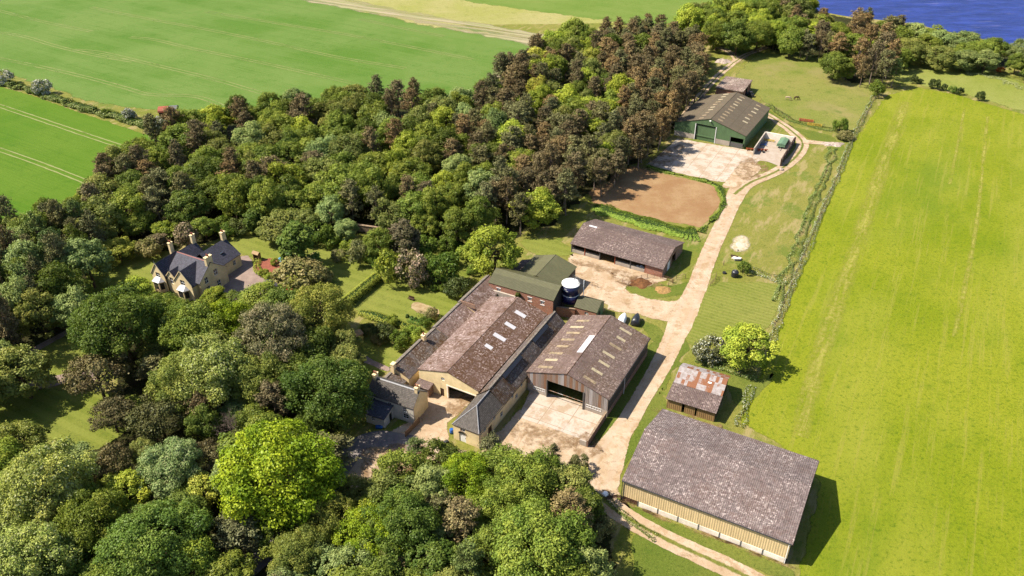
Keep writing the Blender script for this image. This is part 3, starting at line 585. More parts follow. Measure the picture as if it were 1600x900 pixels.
for k_, q_ in enumerate(([(893, 404), (930, 412), (985, 430), (1036, 448), (1030, 456), (985, 442), (930, 424), (895, 412)], [(955, 428), (990, 436), (1020, 450), (990, 456), (960, 444)], [(700, 610), (742, 622), (722, 652), (690, 640)], [(905, 672), (930, 690), (940, 712), (905, 715), (880, 690)], [(800, 660), (860, 672), (905, 690), (880, 705), (800, 690)], [(1165, 252), (1200, 262), (1205, 276), (1170, 290), (1150, 275)], [(968, 784), (1050, 815), (1140, 851), (1224, 888), (1224, 896), (1140, 862), (1050, 826), (972, 796)], [(925, 768), (960, 770), (962, 784), (935, 780)], [(1030, 642), (1070, 652), (1120, 668), (1116, 676), (1070, 662), (1030, 650)], [(560, 700), (620, 690), (660, 690), (640, 730), (570, 750)], [(1000, 262), (1060, 230), (1075, 240), (1040, 268)])):
    sheet('muddy_patch', q_, .1 + .003 * k_, M['mud'], .9, True, .5)
# ================================================================ BUILDINGS
T = .22
def box_walls(st, W, D, panels, mat, name='wall'):
    """panels: dict side -> (outline, holes); front runs +x, right +y, back -x, left -y"""
    for side, (p0, d) in dict(front=((0, 0), (1, 0)), right=((W, T), (0, 1)), back=((W, D), (-1, 0)), left=((0, D - T), (0, -1))).items():
        if side not in panels: continue
        ol, ho, *m = panels[side]
        MB().wall(p0, d, ol, ho, T).build(name, m[0] if m else mat, st)

# ---- big shed with the ribbed cream side
W, D, ze, zr = 28.2, 20.3, 4.75, 8.05
st = site('grain_shed', 'large grey-roofed shed with ribbed cream side wall, nearest of all the buildings', 'shed', 18.8, 98.3, 118.7)
ol = rect_outline(W, ze); ol[0] = (0, 1.15); ol[1] = (W, 1.15)
MB().wall((0, 0), (1, 0), ol, [], .12).build('cladding', M['clad_cream'], st)
for i in range(7):
    a = 3.0 + i * (W - 3.2) / 7; b = 3.0 + (i + 1) * (W - 3.2) / 7 - .12
    MB().box(a, b, -.06, .16, -.3, 1.13).build('base_panel', M['concrete'], st)
for i in range(8):
    a = 3.0 + i * (W - 3.2) / 7 - .06
    MB().box(a - .07, a + .07, -.12, .02, -.3, 1.3).build('post', M['steel'], st)
g = MB()
for z in (.15, .42, .69, .96): g.box(.35, 2.8, .02, .07, z, z + .06)
for x_ in (.35, 1.5, 2.74): g.box(x_, x_ + .06, -.03, .018, .1, 1.05)
g.build('gate', M['rail'], st)
MB().wall((W, .2), (0, 1), [(0, -.3), (D - .4, -.3), (D - .4, ze), (D / 2 - .2, zr - .1), (0, ze)], [], .15).build('gable_wall', M['clad_dark'], st)
MB().wall((W, D), (-1, 0), rect_outline(W, ze), [], .15).build('back_wall', M['clad_dark'], st)
MB().wall((0, D - .2), (0, -1), [(0, -.3), (D - .4, -.3), (D - .4, ze), (D / 2 - .2, zr - .1), (0, ze)], [(3, -.2, 9, 4.2), (11, -.2, 17, 4.2)], .15).build('gable_wall', M['clad_dark'], st)
r = gable_roof(st, M['fibre_big'], 0, W, 0, D, ze, zr, 'x', .1, .3, ridge_mat=M['fibre_big'])
MB().prism([(x_, z_) for x_, z_ in ((-.12, ze - .03), (D / 2, zr + .02), (D + .12, ze - .03), (D + .12, ze - .22), (D / 2, zr - .2), (-.12, ze - .22))], lambda a, p, q: (a, p, q), W + .305, W + .36).build('bargeboard', M['rail'], r)
gutter(st, (-.2, -.18, ze + .0), (W + .2, -.18, ze + .0), .09)
MB().tube((-.1, -.14, .1), (-.1, -.14, ze - .1), .07).build('downpipe', M['dark'], st); MB().tube((W - .2, -.14, .1), (W - .2, -.14, ze - .1), .07).build('downpipe', M['white'], st)

# ---- rusty tin shed with its lower lean-to
st = site('tin_shed', 'small shed with rusted tin roof and grey lean-to behind the large grey shed', 'shed', 30.4, 121.95, 116.5)
W = 9.5
ol = rect_outline(W, 2.45)
MB().wall((0, 0), (1, 0), ol, [(3.0, -.3, 3.55, 2.2), (5.6, -.3, 6.0, 2.2)], .18).build('wall', M['timber'], st)
MB().wall((W, .2), (0, 1), [(0, -.3), (4.0, -.3), (4.0, 3.15), (0, 2.45)], [], .15).build('wall', M['dark_wood'], st)
MB().wall((0, 4.2), (0, -1), [(0, -.3), (4.0, -.3), (4.0, 2.45), (0, 3.15)], [], .15).build('wall', M['timber'], st)
MB().prism([(-.3, 2.44), (4.45, 3.2), (4.45, 3.3), (-.3, 2.54)], lambda a, p, q: (a, p, q), -.25, W + .25).build('lean_to_roof', M['fibre_stock'], st)
MB().wall((W - .15, 4.5), (0, 1), [(0, -.3), (6.3, -.3), (6.3, 3.3), (3.6, 4.4), (0, 3.3)], [], .15).build('wall', M['dark_wood'], st)
MB().wall((.15, 10.8), (0, -1), [(0, -.3), (6.3, -.3), (6.3, 3.3), (2.7, 4.4), (0, 3.3)], [], .15).build('wall', M['clad_rust'], st)
MB().wall((W - .2, 10.8), (-1, 0), rect_outline(W - .4, 3.3), [], .15).build('wall', M['clad_rust'], st)
MB().wall((.35, 4.48), (1, 0), [(0, 2.6), (W - .7, 2.6), (W - .7, 3.4), (0, 3.4)], [], .15).build('wall', M['clad_rust'], st)
rf = gable_roof(st, M['rust_tin'], .1, W - .1, 4.5, 10.8, 3.35, 4.55, 'x', .3, .25, .08, mid=8.1)
MB().box(6.2, 6.9, 6.0, 6.9, 4.05, 4.1).build('patch', M['white'], rf)

# ---- portal barn with tin gable
W, D, ze, zr = 17.5, 22, 4.75, 7.6
st = site('tin_fronted_barn', 'brown-roofed barn with patchy tin gable open onto the concrete apron', 'barn', 2.95, 127.6, 118.7)
MB().wall((0, 0), (1, 0), [(0, 1.9), (W, 1.9), (W, ze), (W / 2, zr - .05), (0, ze)], [(4.4, 1.91, 12.3, 4.35)], .15).build('cladding', M['clad_rust'], st)
for a, b in ((0, 4.38), (12.32, W)):
    o = MB().box(a, b, .03, .25, -.3, 1.88).build('base_wall', M['block'], st)
fr = MB(); pn = MB()
for a, b in ((1.4, 3.9), (13.0, 16.2)):
    fr = MB().box(a, b, -.02, .06, 1.0, 1.06).box(a, b, -.02, .06, 1.6, 1.66)
    for k in range(7): fr.box(a + (b - a) * k / 6 - .03, a + (b - a) * k / 6 + .03, -.025, .05, .95, 1.7)
    fr.build('vent_grille', M['white'], st)
for x_ in (4.32, 12.3): MB().box(x_, x_ + .2, -.14, .3, -.3, 4.5).build('post', M['steel'], st)
MB().wall((W, .25), (0, 1), [(0, 1.5), (D - .5, 1.5), (D - .5, ze), (0, ze)], [], .12).build('side_cladding', M['clad_dark'], st)
MB().box(W - .2, W + .04, .25, D, -.3, 1.48).build('base_wall', M['brick_old'], st)
MB().wall((W, D), (-1, 0), gable_outline(W, ze, zr - .05), [], .15).build('back_wall', M['clad_dark'], st)
MB().wall((0, D - .2), (0, -1), rect_outline(D - .4, ze), [], .15).build('side_wall', M['block'], st)
r = gable_roof(st, M['fibre_brown'], 0, W, 0, D, ze, zr, 'y', .3, .1, ridge_mat=M['fibre_mossy'])
pos = []
for k in range(8): pos.append((1.9 + k * 2.55, 1.6 + (k % 2) * .2, 4.7, .75))
for k in range(7): pos.append((1.8 + k * 3.05, 11.6 + (k % 3) * .25, 14.3, .7))
rooflights(st, r, 'y', 0, W, ze, zr, W / 2, pos, M['rooflight'])
rooflights(st, r, 'y', 0, W, ze, zr, W / 2, [(10.6, 7.35, 8.55, 6.4)], M['rooflight_white'])
gutter(st, (W + .36, -.2, ze - .12), (W + .36, D + .2, ze - .12))
MB().tube((W + .3, 8, .1), (W + .3, 8, ze - .15), .06).build('downpipe', M['white'], st)
w2 = site('yard_wall', 'low brown wall running on from the tin gabled barn beside the concrete apron', 'wall', *(Vector((2.95, 127.6)) + Vector((.877, -.480)) * 17.35 + Vector((.48, .877)) * -9.2), 118.7)
MB().box(-.15, .15, 0, 9.0, -.3, 1.55).build('masonry', M['brick_old'], w2); MB().box(-.2, .2, -.05, 9.0, 1.552, 1.68).build('coping', M['stone'], w2)
MB().box(-1.5, -.16, -.02, .26, -.3, 1.3).build('end_pier', M['block'], w2)

# ---- mossy barn
W, D, ze, zr = 14.0, 29.4, 4.85, 6.9
st = site('mossy_barn', 'long moss-covered barn with cream gable and wide open doorway', 'barn', -19.0, 128.6, 119.1)
box_walls(st, W, D, dict(front=(gable_outline(W, ze, zr - .05), [(6.9, -.29, 13.2, 3.3), (5.0, -.29, 5.9, 2.1), (5.4, 4.25, 6.2, 5.0)]), right=(rect_outline(D - 2 * T, ze - .3), []), back=(gable_outline(W, ze, zr - .05), []), left=(rect_outline(D - 2 * T, ze), [])), M['cream'])
add_window(st, (0, 0), (1, 0), 5.4, 4.25, 6.2, 5.0, mull=0); add_door(st, (0, 0), (1, 0), 5.0, -.05, 5.9, 2.1, M['dark_wood'])
MB().box(6.6, 6.88, -.04, .3, -.3, 3.3).build('door_jamb', M['concrete'], st); MB().box(6.6, 13.5, -.05, .3, 3.305, 3.55).build('lintel', M['concrete'], st)
r = gable_roof(st, M['fibre_mossy'], 0, W, 0, D, ze, zr, 'y', .25, .1, ridge_mat=M['fibre_mossy'])
rooflights(st, r, 'y', 0, W, ze, zr, W / 2, [(25.0, 8.6, 11.2, 1.1), (20.2, 8.6, 11.2, 1.1), (15.6, 8.7, 11.3, 1.1), (11.6, 8.7, 10.4, 1.0)], M['rooflight_white'])

# ---- long slate-roofed range with hipped end
st = site('hipped_range', 'long narrow cream range with hipped slate end and arched door between two large barns', 'barn', -11.3, 113.8, 118.6)
W, D, ze, zr = 5.6, 38, 3.75, 6.1
HV = 4.2; D0 = 9.0
MB().wall((0, 0), (1, 0), rect_outline(W, ze), [(1.25, -.28, 2.75, 2.15), (1.55, 2.65, 2.6, 3.6)], T).build('wall', M['cream'], st)
wh = [(1.6, 2.5, 2.5, 3.4), (5.2, 2.45, 6.1, 3.4), (3.2, -.28, 4.6, 2.2), (8.0, .9, 9.0, 2.2), (12.5, 2.3, 13.4, 3.3), (16.5, 2.3, 17.3, 3.2), (14.2, .8, 15.2, 2.0)]
MB().wall((W, T), (0, 1), rect_outline(D - 2 * T, ze), wh, T).build('wall', M['cream'], st)
MB().wall((W, D), (-1, 0), rect_outline(W, ze), [], T).build('wall', M['cream'], st)
MB().wall((0, D - T), (0, -1), rect_outline(D - 2 * T, ze), [], T).build('wall', M['cream'], st)
add_window(st, (0, 0), (1, 0), 1.55, 2.65, 2.6, 3.6)
for i, h_ in enumerate(wh):
    if i == 2: add_door(st, (W, T), (0, 1), *h_, M['dark_wood'])
    else: add_window(st, (W, T), (0, 1), *h_, mull=1)
dr = add_door(st, (0, 0), (1, 0), 1.25, -.2, 2.75, 2.15, M['white'], .12)
pr = [(1.1 + 1.8 * .5 * (1 - math.cos(a)), 2.1 + .75 * math.sin(a)) for a in [math.pi * k / 10 for k in range(11)]]
inn = [(2.0 - (2.0 - p) * .82, 2.1 + (q - 2.1) * .78) for p, q in pr]
MB().prism(pr + inn[::-1], lambda a, p, q: (p, a, q), -.1, .02).build('arch_surround', M['stone'], st)
MB().prism([(p, q) for p, q in inn], lambda a, p, q: (p, a, q), -.03, .03).build('fanlight', M['glass'], st)
# hipped front part of the roof
o_ = .14; m = W / 2
v = [(-o_, -o_, ze - .1), (W + o_, -o_, ze - .1), (W + o_, D0, ze - .1), (m, D0, zr), (-o_, D0, ze - .1), (m, HV, zr)]
mb = MB(); mb.v = v + [(x_, y_, z_ + .13) for x_, y_, z_ in v]
mb.f = [(0, 1, 5), (1, 2, 3, 5), (0, 5, 3, 4)]; mb.f = [tuple(6 + k for k in f) for f in mb.f] + [f[::-1] for f in mb.f] + [(0, 1, 7, 6), (1, 2, 8, 7), (4, 0, 6, 10), (2, 3, 9, 8), (3, 4, 10, 9)]
r = mb.build('hipped_roof', M['slate_y'], st)
for a, b in (((m, HV), (-o_, -o_)), ((m, HV), (W + o_, -o_))): MB().tube((a[0], a[1], zr + .15), (b[0], b[1], ze + .05), .09).build('hip_tile', M['lead'], r)
MB().tube((m, HV, zr + .14), (m, D0, zr + .14), .11).build('ridge_tile', M['lead'], r)
r2 = gable_roof(st, M['fibre_range'], 0, W, D0, D, ze + .28, zr + .42, 'y', .28, .05, ridge_mat=None)
MB().box(m - .28, m + .1, D0 - .1, D + .1, zr + .45, zr + .62).build('ridge_capping', M['ridge_grey'], r2)
for a, b in ((13.5, 21.0), (26.5, 33)):
    MB().prism([(m + .34, zr + .46), (m + 1.0, zr - .04), (m + 1.0, zr + .2), (m + .34, zr + .7)], lambda t_, p, q: (p, t_, q), a, b).build('ridge_vent', M['black'], r2)
gutter(st, (W + .33, -.2, ze - .12), (W + .33, D, ze - .12), .07)

# ---- lean-to range along the garden side
st = site('garden_range', 'narrow lean-to range with chimney stacks running down the garden side of the mossy barn', 'outbuilding', -24.9, 129.6, 119.2)
segs = [(-6.5, -.2, 3.8, 2.7, 3.9), (0, 10.6, 5.0, 3.3, 4.5), (11.0, 15.5, 4.6, 3.2, 4.4), (15.6, 26, 4.9, 3.1, 4.5), (26.1, 38.5, 5.2, 3.3, 4.8)]
for k, (a, b, zo, zi, wd) in enumerate(segs):
    mat_ = M['fibre_range'] if k in (0, 1, 2) else M['fibre_mossy']
    MB().prism([(0, -.3), (wd, -.3), (wd, zi), (.75, zo), (0, zo - .45)], lambda t_, p, q: (p, t_, q), a, b).build('wall', M['sand'], st)
    rr_ = MB().prism([(.72, zo + .02), (wd + .15, zi), (wd + .15, zi + .1), (.72, zo + .13)], lambda t_, p, q: (p, t_, q), a - .05, b + .05).build('roof', mat_, st)
    MB().prism([(-.22, zo - .5), (.68, zo + .03), (.68, zo + .16), (-.22, zo - .37)], lambda t_, p, q: (p, t_, q), a - .06, b + .06).build('outer_slope', M['ridge_grey'], st)
    MB().box(.6, .86, a - .06, b + .06, zo + .135, zo + .22).build('ridge_capping', M['ridge_grey'], st)
chimney(st, 1.0, -.1, 3.5, 6.0, .7, .9, M['sand'], 0); chimney(st, 1.0, 10.8, 4.5, 6.0, .7, .9, M['sand'], 1)
MB().box(.6, 4.4, 26.05, 26.25, 4.4, 5.5).build('parapet', M['brick_old'], st)

# ---- farm cottage
st = site('farm_cottage', 'two-storey pale cottage with slate roof and a small porch wing, shaded by trees', 'cottage', *at(571, 611, 4.0).to_2d(), 115.5)
W, D, ze, zr = 10.4, 5.4, 4.0, 6.2
fh = [(.9, 2.4, 1.8, 3.5), (8.0, 2.4, 8.9, 3.5), (7.9, .7, 9.2, 1.9), (4.6, 2.4, 5.4, 3.5)]
MB().wall((0, 0), (1, 0), rect_outline(W, ze), fh, T).build('wall', M['white_render'], st)
for h_ in fh: add_window(st, (0, 0), (1, 0), *h_)
MB().wall((W, T), (0, 1), gable_outline(D - 2 * T, ze, zr), [], T).build('gable_wall', M['cream'], st)
MB().wall((W, D), (-1, 0), rect_outline(W, ze), [], T).build('wall', M['cream'], st)
MB().wall((0, D - T), (0, -1), gable_outline(D - 2 * T, ze, zr), [], T).build('gable_wall', M['cream'], st)
r = gable_roof(st, M['slate_x'], 0, W, 0, D, ze, zr, 'x', .14, .12, ridge_mat=M['lead'])
chimney(st, W - .45, D / 2, zr - .4, zr + .9, .6, 1.1, M['sand'], 2, r); chimney(st, .45, D / 2, zr - .4, zr + .9, .6, 1.1, M['sand'], 2, r)
ph = [(1.2, .9, 2.0, 1.9)]
MB().wall((1.6, -3.4), (1, 0), rect_outline(4.2, 2.3), ph, T).build('porch_wall', M['white_render'], st); add_window(st, (1.6, -3.4), (1, 0), *ph[0])
MB().wall((5.8, -3.4 + T), (0, 1), [(0, -.3), (3.4 - T, -.3), (3.4 - T, 3.0), (0, 2.3)], [(1.6, -.28, 2.5, 2.0)], T).build('porch_wall', M['white_render'], st)
add_door(st, (5.8, -3.4 + T), (0, 1), 1.6, -.2, 2.5, 2.0, M['dark'], .1)
MB().wall((1.6, -.02), (0, -1), [(0, -.3), (3.4 - T, -.3), (3.4 - T, 2.3), (0, 3.0)], [], T).build('porch_wall', M['white_render'], st)
MB().prism([(-3.65, 2.28), (-.02, 3.1), (-.02, 3.22), (-3.65, 2.4)], lambda a, p, q: (a, p, q), 1.4, 6.0).build('porch_roof', M['slate_blue_x'], st)
f = site('board_fence', 'short pale board fence at the corner of the cottage garden', 'fence', *at(630, 681, 0).to_2d(), 30)
pb = MB()
for k in range(20): pb.box(.01 + k * .235, .225 + k * .235, 0, .03, .1, 1.55)
pb.build('boards', M['fence_wood'], f)
for k in range(4): MB().box(k * 1.5, k * 1.5 + .1, .035, .13, -.2, 1.6).build('post', M['fence_wood'], f)

# ---- shed by the yard corner (small dark store between cottage and barn)
st = site('store_shed', 'small dark-roofed store tucked between the cottage and the mossy barn', 'shed', *at(648, 612, 0).to_2d(), 119)
MB().wall((0, 0), (1, 0), rect_outline(3.0, 2.2), [(.5, -.28, 1.6, 1.9)], .15).build('wall', M['brick_old'], st)
MB().wall((3, .15), (0, 1), rect_outline(2.6, 2.2), [], .15).build('wall', M['brick_old'], st)
MB().wall((0, 2.75), (0, -1), rect_outline(2.6, 2.2), [], .15).build('wall', M['brick_old'], st)
MB().prism([(-.2, 2.2), (3.0, 2.75), (3.0, 2.85), (-.2, 2.3)], lambda a, p, q: (a, p, q), -.2, 3.2).build('roof', M['fibre_stock'], st)

# ---- brick range with green roof
W, D, ze, zr = 16.5, 7.4, 5.4, 7.1
st = site('green_roofed_brick_range', 'red brick range with small white windows and green sheet roof behind the mossy barn', 'barn', -5.35, 159.6, 118)
hh = [(2.1, 3.6, 3.0, 4.5), (10.2, 3.5, 11.1, 4.4), (13.4, 3.5, 14.3, 4.4)]
box_walls(st, W, D, dict(front=(rect_outline(W, ze), hh), right=(gable_outline(D - 2 * T, ze, zr), [], M['clad_dark']), back=(rect_outline(W, ze), []), left=(gable_outline(D - 2 * T, ze, zr), [])), M['brick'])
for h_ in hh:
    add_window(st, (0, 0), (1, 0), *h_)
    MB().box(h_[0] - .12, h_[2] + .12, -.06, -.003, h_[1] - .2, h_[1] - .02).build('sill', M['white'], st); MB().box(h_[0] - .15, h_[2] + .15, -.05, -.003, h_[3] + .02, h_[3] + .2).build('lintel', M['white'], st)
gable_roof(st, M['green_sheet_x'], 0, W, 0, D, ze, zr, 'x', .1, .2, .1, ridge_mat=M['green_sheet_x'])
MB().box(-1.0, 8.5, -.6, -.16, -.3, 3.9).build('rendered_plinth', M['block'], st)
# ---- green roofed barn behind it
W, D, ze, zr = 10.9, 10.2, 4.4, 6.1
st = site('green_roofed_barn', 'square barn with green sheet roof between the brick range and the garden tree', 'barn', 1.0, 163.9, 118.5)
box_walls(st, W, D, dict(front=(gable_outline(W, ze, zr), []), right=(rect_outline(D - 2 * T, ze), [(2, -.28, 6, 3.4)]), back=(gable_outline(W, ze, zr), []), left=(rect_outline(D - 2 * T, ze), [])), M['clad_dark'])
gable_roof(st, M['green_sheet_y'], 0, W, 0, D, ze, zr, 'y', .3, .2, .1, ridge_mat=M['green_sheet_y'])
MB().prism([(-3.4, 2.6), (-.32, 3.7), (-.32, 3.8), (-3.4, 2.7)], lambda a, p, q: (p, a, q), 1.0, 9.5).build('lean_to_roof', M['fibre_stock'], st)
MB().box(-3.3, -3.1, 1.1, 9.4, -.3, 2.58).build('lean_to_wall', M['block'], st); MB().box(-3.09, -.01, 1.1, 1.3, -.3, 2.58).build('lean_to_wall', M['block'], st)
# ---- small green roofed pump house and the brick link wall
W, D, ze, zr = 5.2, 5.0, 2.9, 4.2
st = site('green_roofed_store', 'small green-roofed brick store beside the navy silo', 'shed', 14.3, 152.9, 116.5)
hh = [(2.4, 1.5, 3.3, 2.3)]
box_walls(st, W, D, dict(front=(rect_outline(W, ze), hh), right=(gable_outline(D - 2 * T, ze, zr), [(1.2, -.28, 2.4, 2.1)], M['clad_green']), back=(rect_outline(W, ze), []), left=(gable_outline(D - 2 * T, ze, zr), [])), M['brick'])
add_window(st, (0, 0), (1, 0), *hh[0]); add_door(st, (W, T), (0, 1), 1.2, -.2, 2.4, 2.1, M['dark'])
gable_roof(st, M['green_sheet_x'], 0, W, 0, D, ze, zr, 'x', .1, .2, .1, ridge_mat=M['green_sheet_x'])
st = site('link_wall', 'red brick wall joining the brick range to the small green-roofed store', 'wall', 9.6, 153.6, 104)
MB().box(0, 4.8, 0, .3, -.3, 2.5).build('brickwork', M['brick'], st); MB().box(-.04, 4.84, -.05, .35, 2.502, 2.6).build('coping', M['stone'], st)

# ---- silo
st = site('silo', 'navy blue silo with white domed lid and pipework beside the green roofs', 'silo', 13.5, 156.6, 118, z=0)
MB().lathe([(.5, 1.2), (2.0, 2.3), (2.02, 2.32), (2.02, 4.3)], 32).build('lower_drum', M['navy'], st, True)
MB().lathe([(2.06, 4.28), (2.06, 4.42)], 32).build('band', M['white'], st); MB().lathe([(2.02, 4.43), (2.02, 6.9)], 32).build('upper_drum', M['navy'], st, True)
MB().lathe([(2.1, 6.88), (2.1, 7.02), (1.6, 7.3), (.8, 7.52), (.1, 7.6)], 32).build('lid', M['silo_top'], st, False)
for k in range(4):
    a = math.pi / 4 + k * math.pi / 2; MB().tube((1.9 * math.cos(a), 1.9 * math.sin(a), -.2), (1.9 * math.cos(a), 1.9 * math.sin(a), 2.6), .09).build('leg', M['steel'], st)
pi_ = MB()
for k in range(8):
    a0, a1 = math.pi * k / 8, math.pi * (k + 1) / 8
    pi_.tube((1.0 - .55 * math.cos(a0), .8, 7.4 + 1.0 * math.sin(a0)), (1.0 - .55 * math.cos(a1), .8, 7.4 + 1.0 * math.sin(a1)), .09)
pi_.build('filler_pipe', M['steel'], st)
rl = MB()
for k in range(9):
    a = -.4 + k * .25; p = (1.95 * math.cos(a), 1.95 * math.sin(a)); rl.tube((*p, 7.0), (*p, 8.0), .03)
    q = (1.95 * math.cos(a + .25), 1.95 * math.sin(a + .25)); rl.tube((*p, 7.98), (*q, 7.98), .03); rl.tube((*p, 7.5), (*q, 7.5), .025)
rl.build('guard_rail', M['steel'], st)
ld = MB().tube((2.25, -.2, .1), (2.25, -.2, 8.1), .035).tube((2.25, .25, .1), (2.25, .25, 8.1), .035)
for k in range(24): ld.tube((2.25, -.2, .3 + k * .32), (2.25, .25, .3 + k * .32), .02)
ld.build('ladder', M['steel'], st)
MB().tube((2.7, 1.2, .1), (2.7, 1.2, 7.8), .08).build('blower_pipe', M['silo_top'], st)
# pale lettering blocks of the maker's plate, too small to read in the photo
pl = MB()
for row, (n_, z_) in enumerate(((7, 6.15), (9, 5.75))):
    for k in range(n_):
        a = R(-128 + k * 5.2); rr_ = 2.035
        for q in (0, 1):
            aa = a + R(2.2) * q
            pl.poly([(rr_ * math.cos(aa), rr_ * math.sin(aa), z_), (rr_ * math.cos(aa + R(1.5)), rr_ * math.sin(aa + R(1.5)), z_), (rr_ * math.cos(aa + R(1.5)), rr_ * math.sin(aa + R(1.5)), z_ + .24 - .08 * ((k + q) % 2)), (rr_ * math.cos(aa), rr_ * math.sin(aa), z_ + .24 - .08 * ((k + q) % 2))])
pl.build('lettering', M['white'], st)

# ---- cattle shed, open front
W, D, ze, zr = 24.9, 14.2, 2.75, 5.0
st = site('cattle_shed', 'long open-fronted cattle shed with grey weathered roof and brick end bay', 'shed', 15.45, 181.8, 120.5)
bays = [0, 3.8, 8.0, 12.2, 16.4, 20.4]
for i in range(5):
    a, b = bays[i], bays[i + 1]
    if i == 2: continue
    MB().box(a + .15, b - .15, .05, .2, -.2, .95).build('manger_wall', M['block'], st)
    rail = MB()
    for z in (1.15, 1.45): rail.tube((a + .1, .12, z), (b - .1, .12, z), .035, None, 5)
    for k in range(9): rail.tube((a + .2 + (b - a - .4) * k / 8, .12, .9), (a + .2 + (b - a - .4) * k / 8, .12, 1.46), .025, None, 4)
    rail.build('feed_rail', M['steel'], st)
for i, b in enumerate(bays): MB().box(b - .1, b + .1, 0, .2, -.3, ze - .05).build('post', M['red_paint'] if i % 2 else M['steel'], st)
MB().wall((20.5, 0), (1, 0), rect_outline(W - 20.5, ze), [], T).build('brick_bay', M['brick'], st)
MB().wall((W, T), (0, 1), gable_outline(D - 2 * T, ze, zr - .05), [(3.2, -.28, 4.9, 2.5), (6.0, -.28, 9.0, 2.9)], T).build('gable_wall', M['brick_old'], st)
add_door(st, (W, T), (0, 1), 3.2, -.2, 4.9, 2.5, M['white'], .02, handle=False)
MB().wall((W, D), (-1, 0), rect_outline(W, ze), [], T).build('back_wall', M['brick_old'], st); MB().wall((0, D - T), (0, -1), gable_outline(D - 2 * T, ze, zr - .05), [], T).build('gable_wall', M['brick_old'], st)
MB().box(.3, W - .3, .3, D - .3, -.2, .05).build('straw_floor', M['straw'], st)
r = gable_roof(st, M['fibre_stock'], 0, W, 0, D, ze, zr, 'x', .4, .25, ridge_mat=M['fibre_stock'])
rooflights(st, r, 'x', 0, D, ze, zr, D / 2, [(2.8, D / 2 - .55, D / 2 - .1, 2.2)], M['rooflight_white'])
for k, (x_, y_) in enumerate(((18.0, 1.2), (18.8, 1.5), (19.4, 1.1))):
    o = MB().lathe([(.3, 0), (.42, .15), (.42, .7), (.25, .86)], 10, (0, 0)).build('feed_sack', M['white'], None, True); o.matrix_world = st.matrix_world
    p = Vector((15.45, 181.8)) + Vector((math.sin(R(120.5)), math.cos(R(120.5)))) * x_ + Vector((math.sin(R(30.5)), math.cos(R(30.5)))) * y_
    o.location = (*p, .05); tag(o, ['white feed sack at the left in the open cattle shed', 'white feed sack in the middle of three in the cattle shed', 'white feed sack nearest the brick bay of the cattle shed'][k], 'sack', 'feed sacks in the cattle shed')

# ---- green barn at the top of the farm
W, D, ze, zr = 23.8, 27.6, 4.6, 8.0
st = site('green_clad_barn', 'large green-clad barn with olive roof and rows of rooflights above the pale forecourt', 'barn', 54.7, 257.1, 120.6)
MB().wall((0, 0), (1, 0), [(0, 1.75), (W, 1.75), (W, ze), (W / 2, zr - .05), (0, ze)], [(7.2, 1.76, 14.0, 5.6), (19.2, 1.76, 23.4, 3.4)], .15).build('cladding', M['clad_green'], st)
for a, b in ((0.1, 7.18), (14.02, 19.18)): MB().box(a, b, -.03, .25, -.3, 1.73).build('base_wall', M['block'], st)
MB().box(7.6, 14.0, .3, .4, -.2, 5.1).build('sliding_door', M['clad_green'], st); MB().box(7.0, 14.2, .5, .6, 5.12, 5.6).build('door_header', M['black'], st)
for x_ in (7.05, 14.0): MB().box(x_, x_ + .2, -.1, .28, -.3, 5.6).build('post', M['white'], st)
MB().box(19.25, 23.4, 0.02, .1, -.1, 1.7).build('sheeted_gate', M['steel'], st); MB().box(19.02, 19.2, -.08, .2, -.3, 3.5).build('post', M['steel'], st)
MB().wall((W, .25), (0, 1), rect_outline(D - .5, ze), [], .15).build('side_cladding', M['clad_green'], st)
MB().wall((W, D), (-1, 0), gable_outline(W, ze, zr - .05), [], .15).build('back_cladding', M['clad_green'], st); MB().wall((0, D - .2), (0, -1), rect_outline(D - .4, ze), [], .15).build('side_cladding', M['clad_green'], st)
r = gable_roof(st, M['fibre_olive'], 0, W, 0, D, ze, zr, 'y', .35, .12, ridge_mat=M['fibre_olive'])
pos = [(1.6 + k * 2.75, 7.6, 9.2, .9) for k in range(10)] + [(2.0 + k * 2.6, 13.6, 15.4, .9) for k in range(10)] + [(9.0 + k * 3.2, 19.8, 21.6, .9) for k in range(6)]
rooflights(st, r, 'y', 0, W, ze, zr, W / 2, pos, M['rooflight'])
MB().lathe([(.28, 0), (.34, .06), (.28, .12)], 12).build('flood_lamp', M['white'], st).location = (W / 2, -.3, zr - .6)
# ---- flat roofed brick building behind it
W, D, ze = 9.7, 13.4, 3.3
st = site('flat_roofed_building', 'flat-roofed red brick building with patched roof behind the green barn', 'building', 76.1, 292.3, 118)
box_walls(st, W, D, dict(front=(rect_outline(W, ze), []), right=(rect_outline(D - 2 * T, ze), [(1.0, .3, 2.6, 2.4), (5, -.28, 8, 2.7), (10, .9, 11.5, 2.2)]), back=(rect_outline(W, ze), []), left=(rect_outline(D - 2 * T, ze), [])), M['brick'])
MB().box(-.25, W + .25, -.25, D + .25, ze + .002, ze + .3).build('flat_roof', M['flat_felt'], st)

# ---- walled bunker by the green barn
st = site('bunker_walls', 'three pale concrete bunker walls standing open beside the green barn', 'wall', 77.2, 240.9, 118.4)
MB().box(0, .35, 0, 14.6, -.3, 2.4).build('side_wall', M['block'], st); MB().box(.36, 9.6, 14.3, 14.6, -.3, 2.4).build('back_wall', M['concrete'], st)
MB().box(9.6, 9.95, -4.8, 14.6, -.3, 2.4).build('side_wall', M['dark_wood'], st)
for k in range(6): MB().box(9.96, 10.15, -4.6 + k * 3.7, -4.35 + k * 3.7, -.3, 2.55).build('buttress', M['steel'], st)

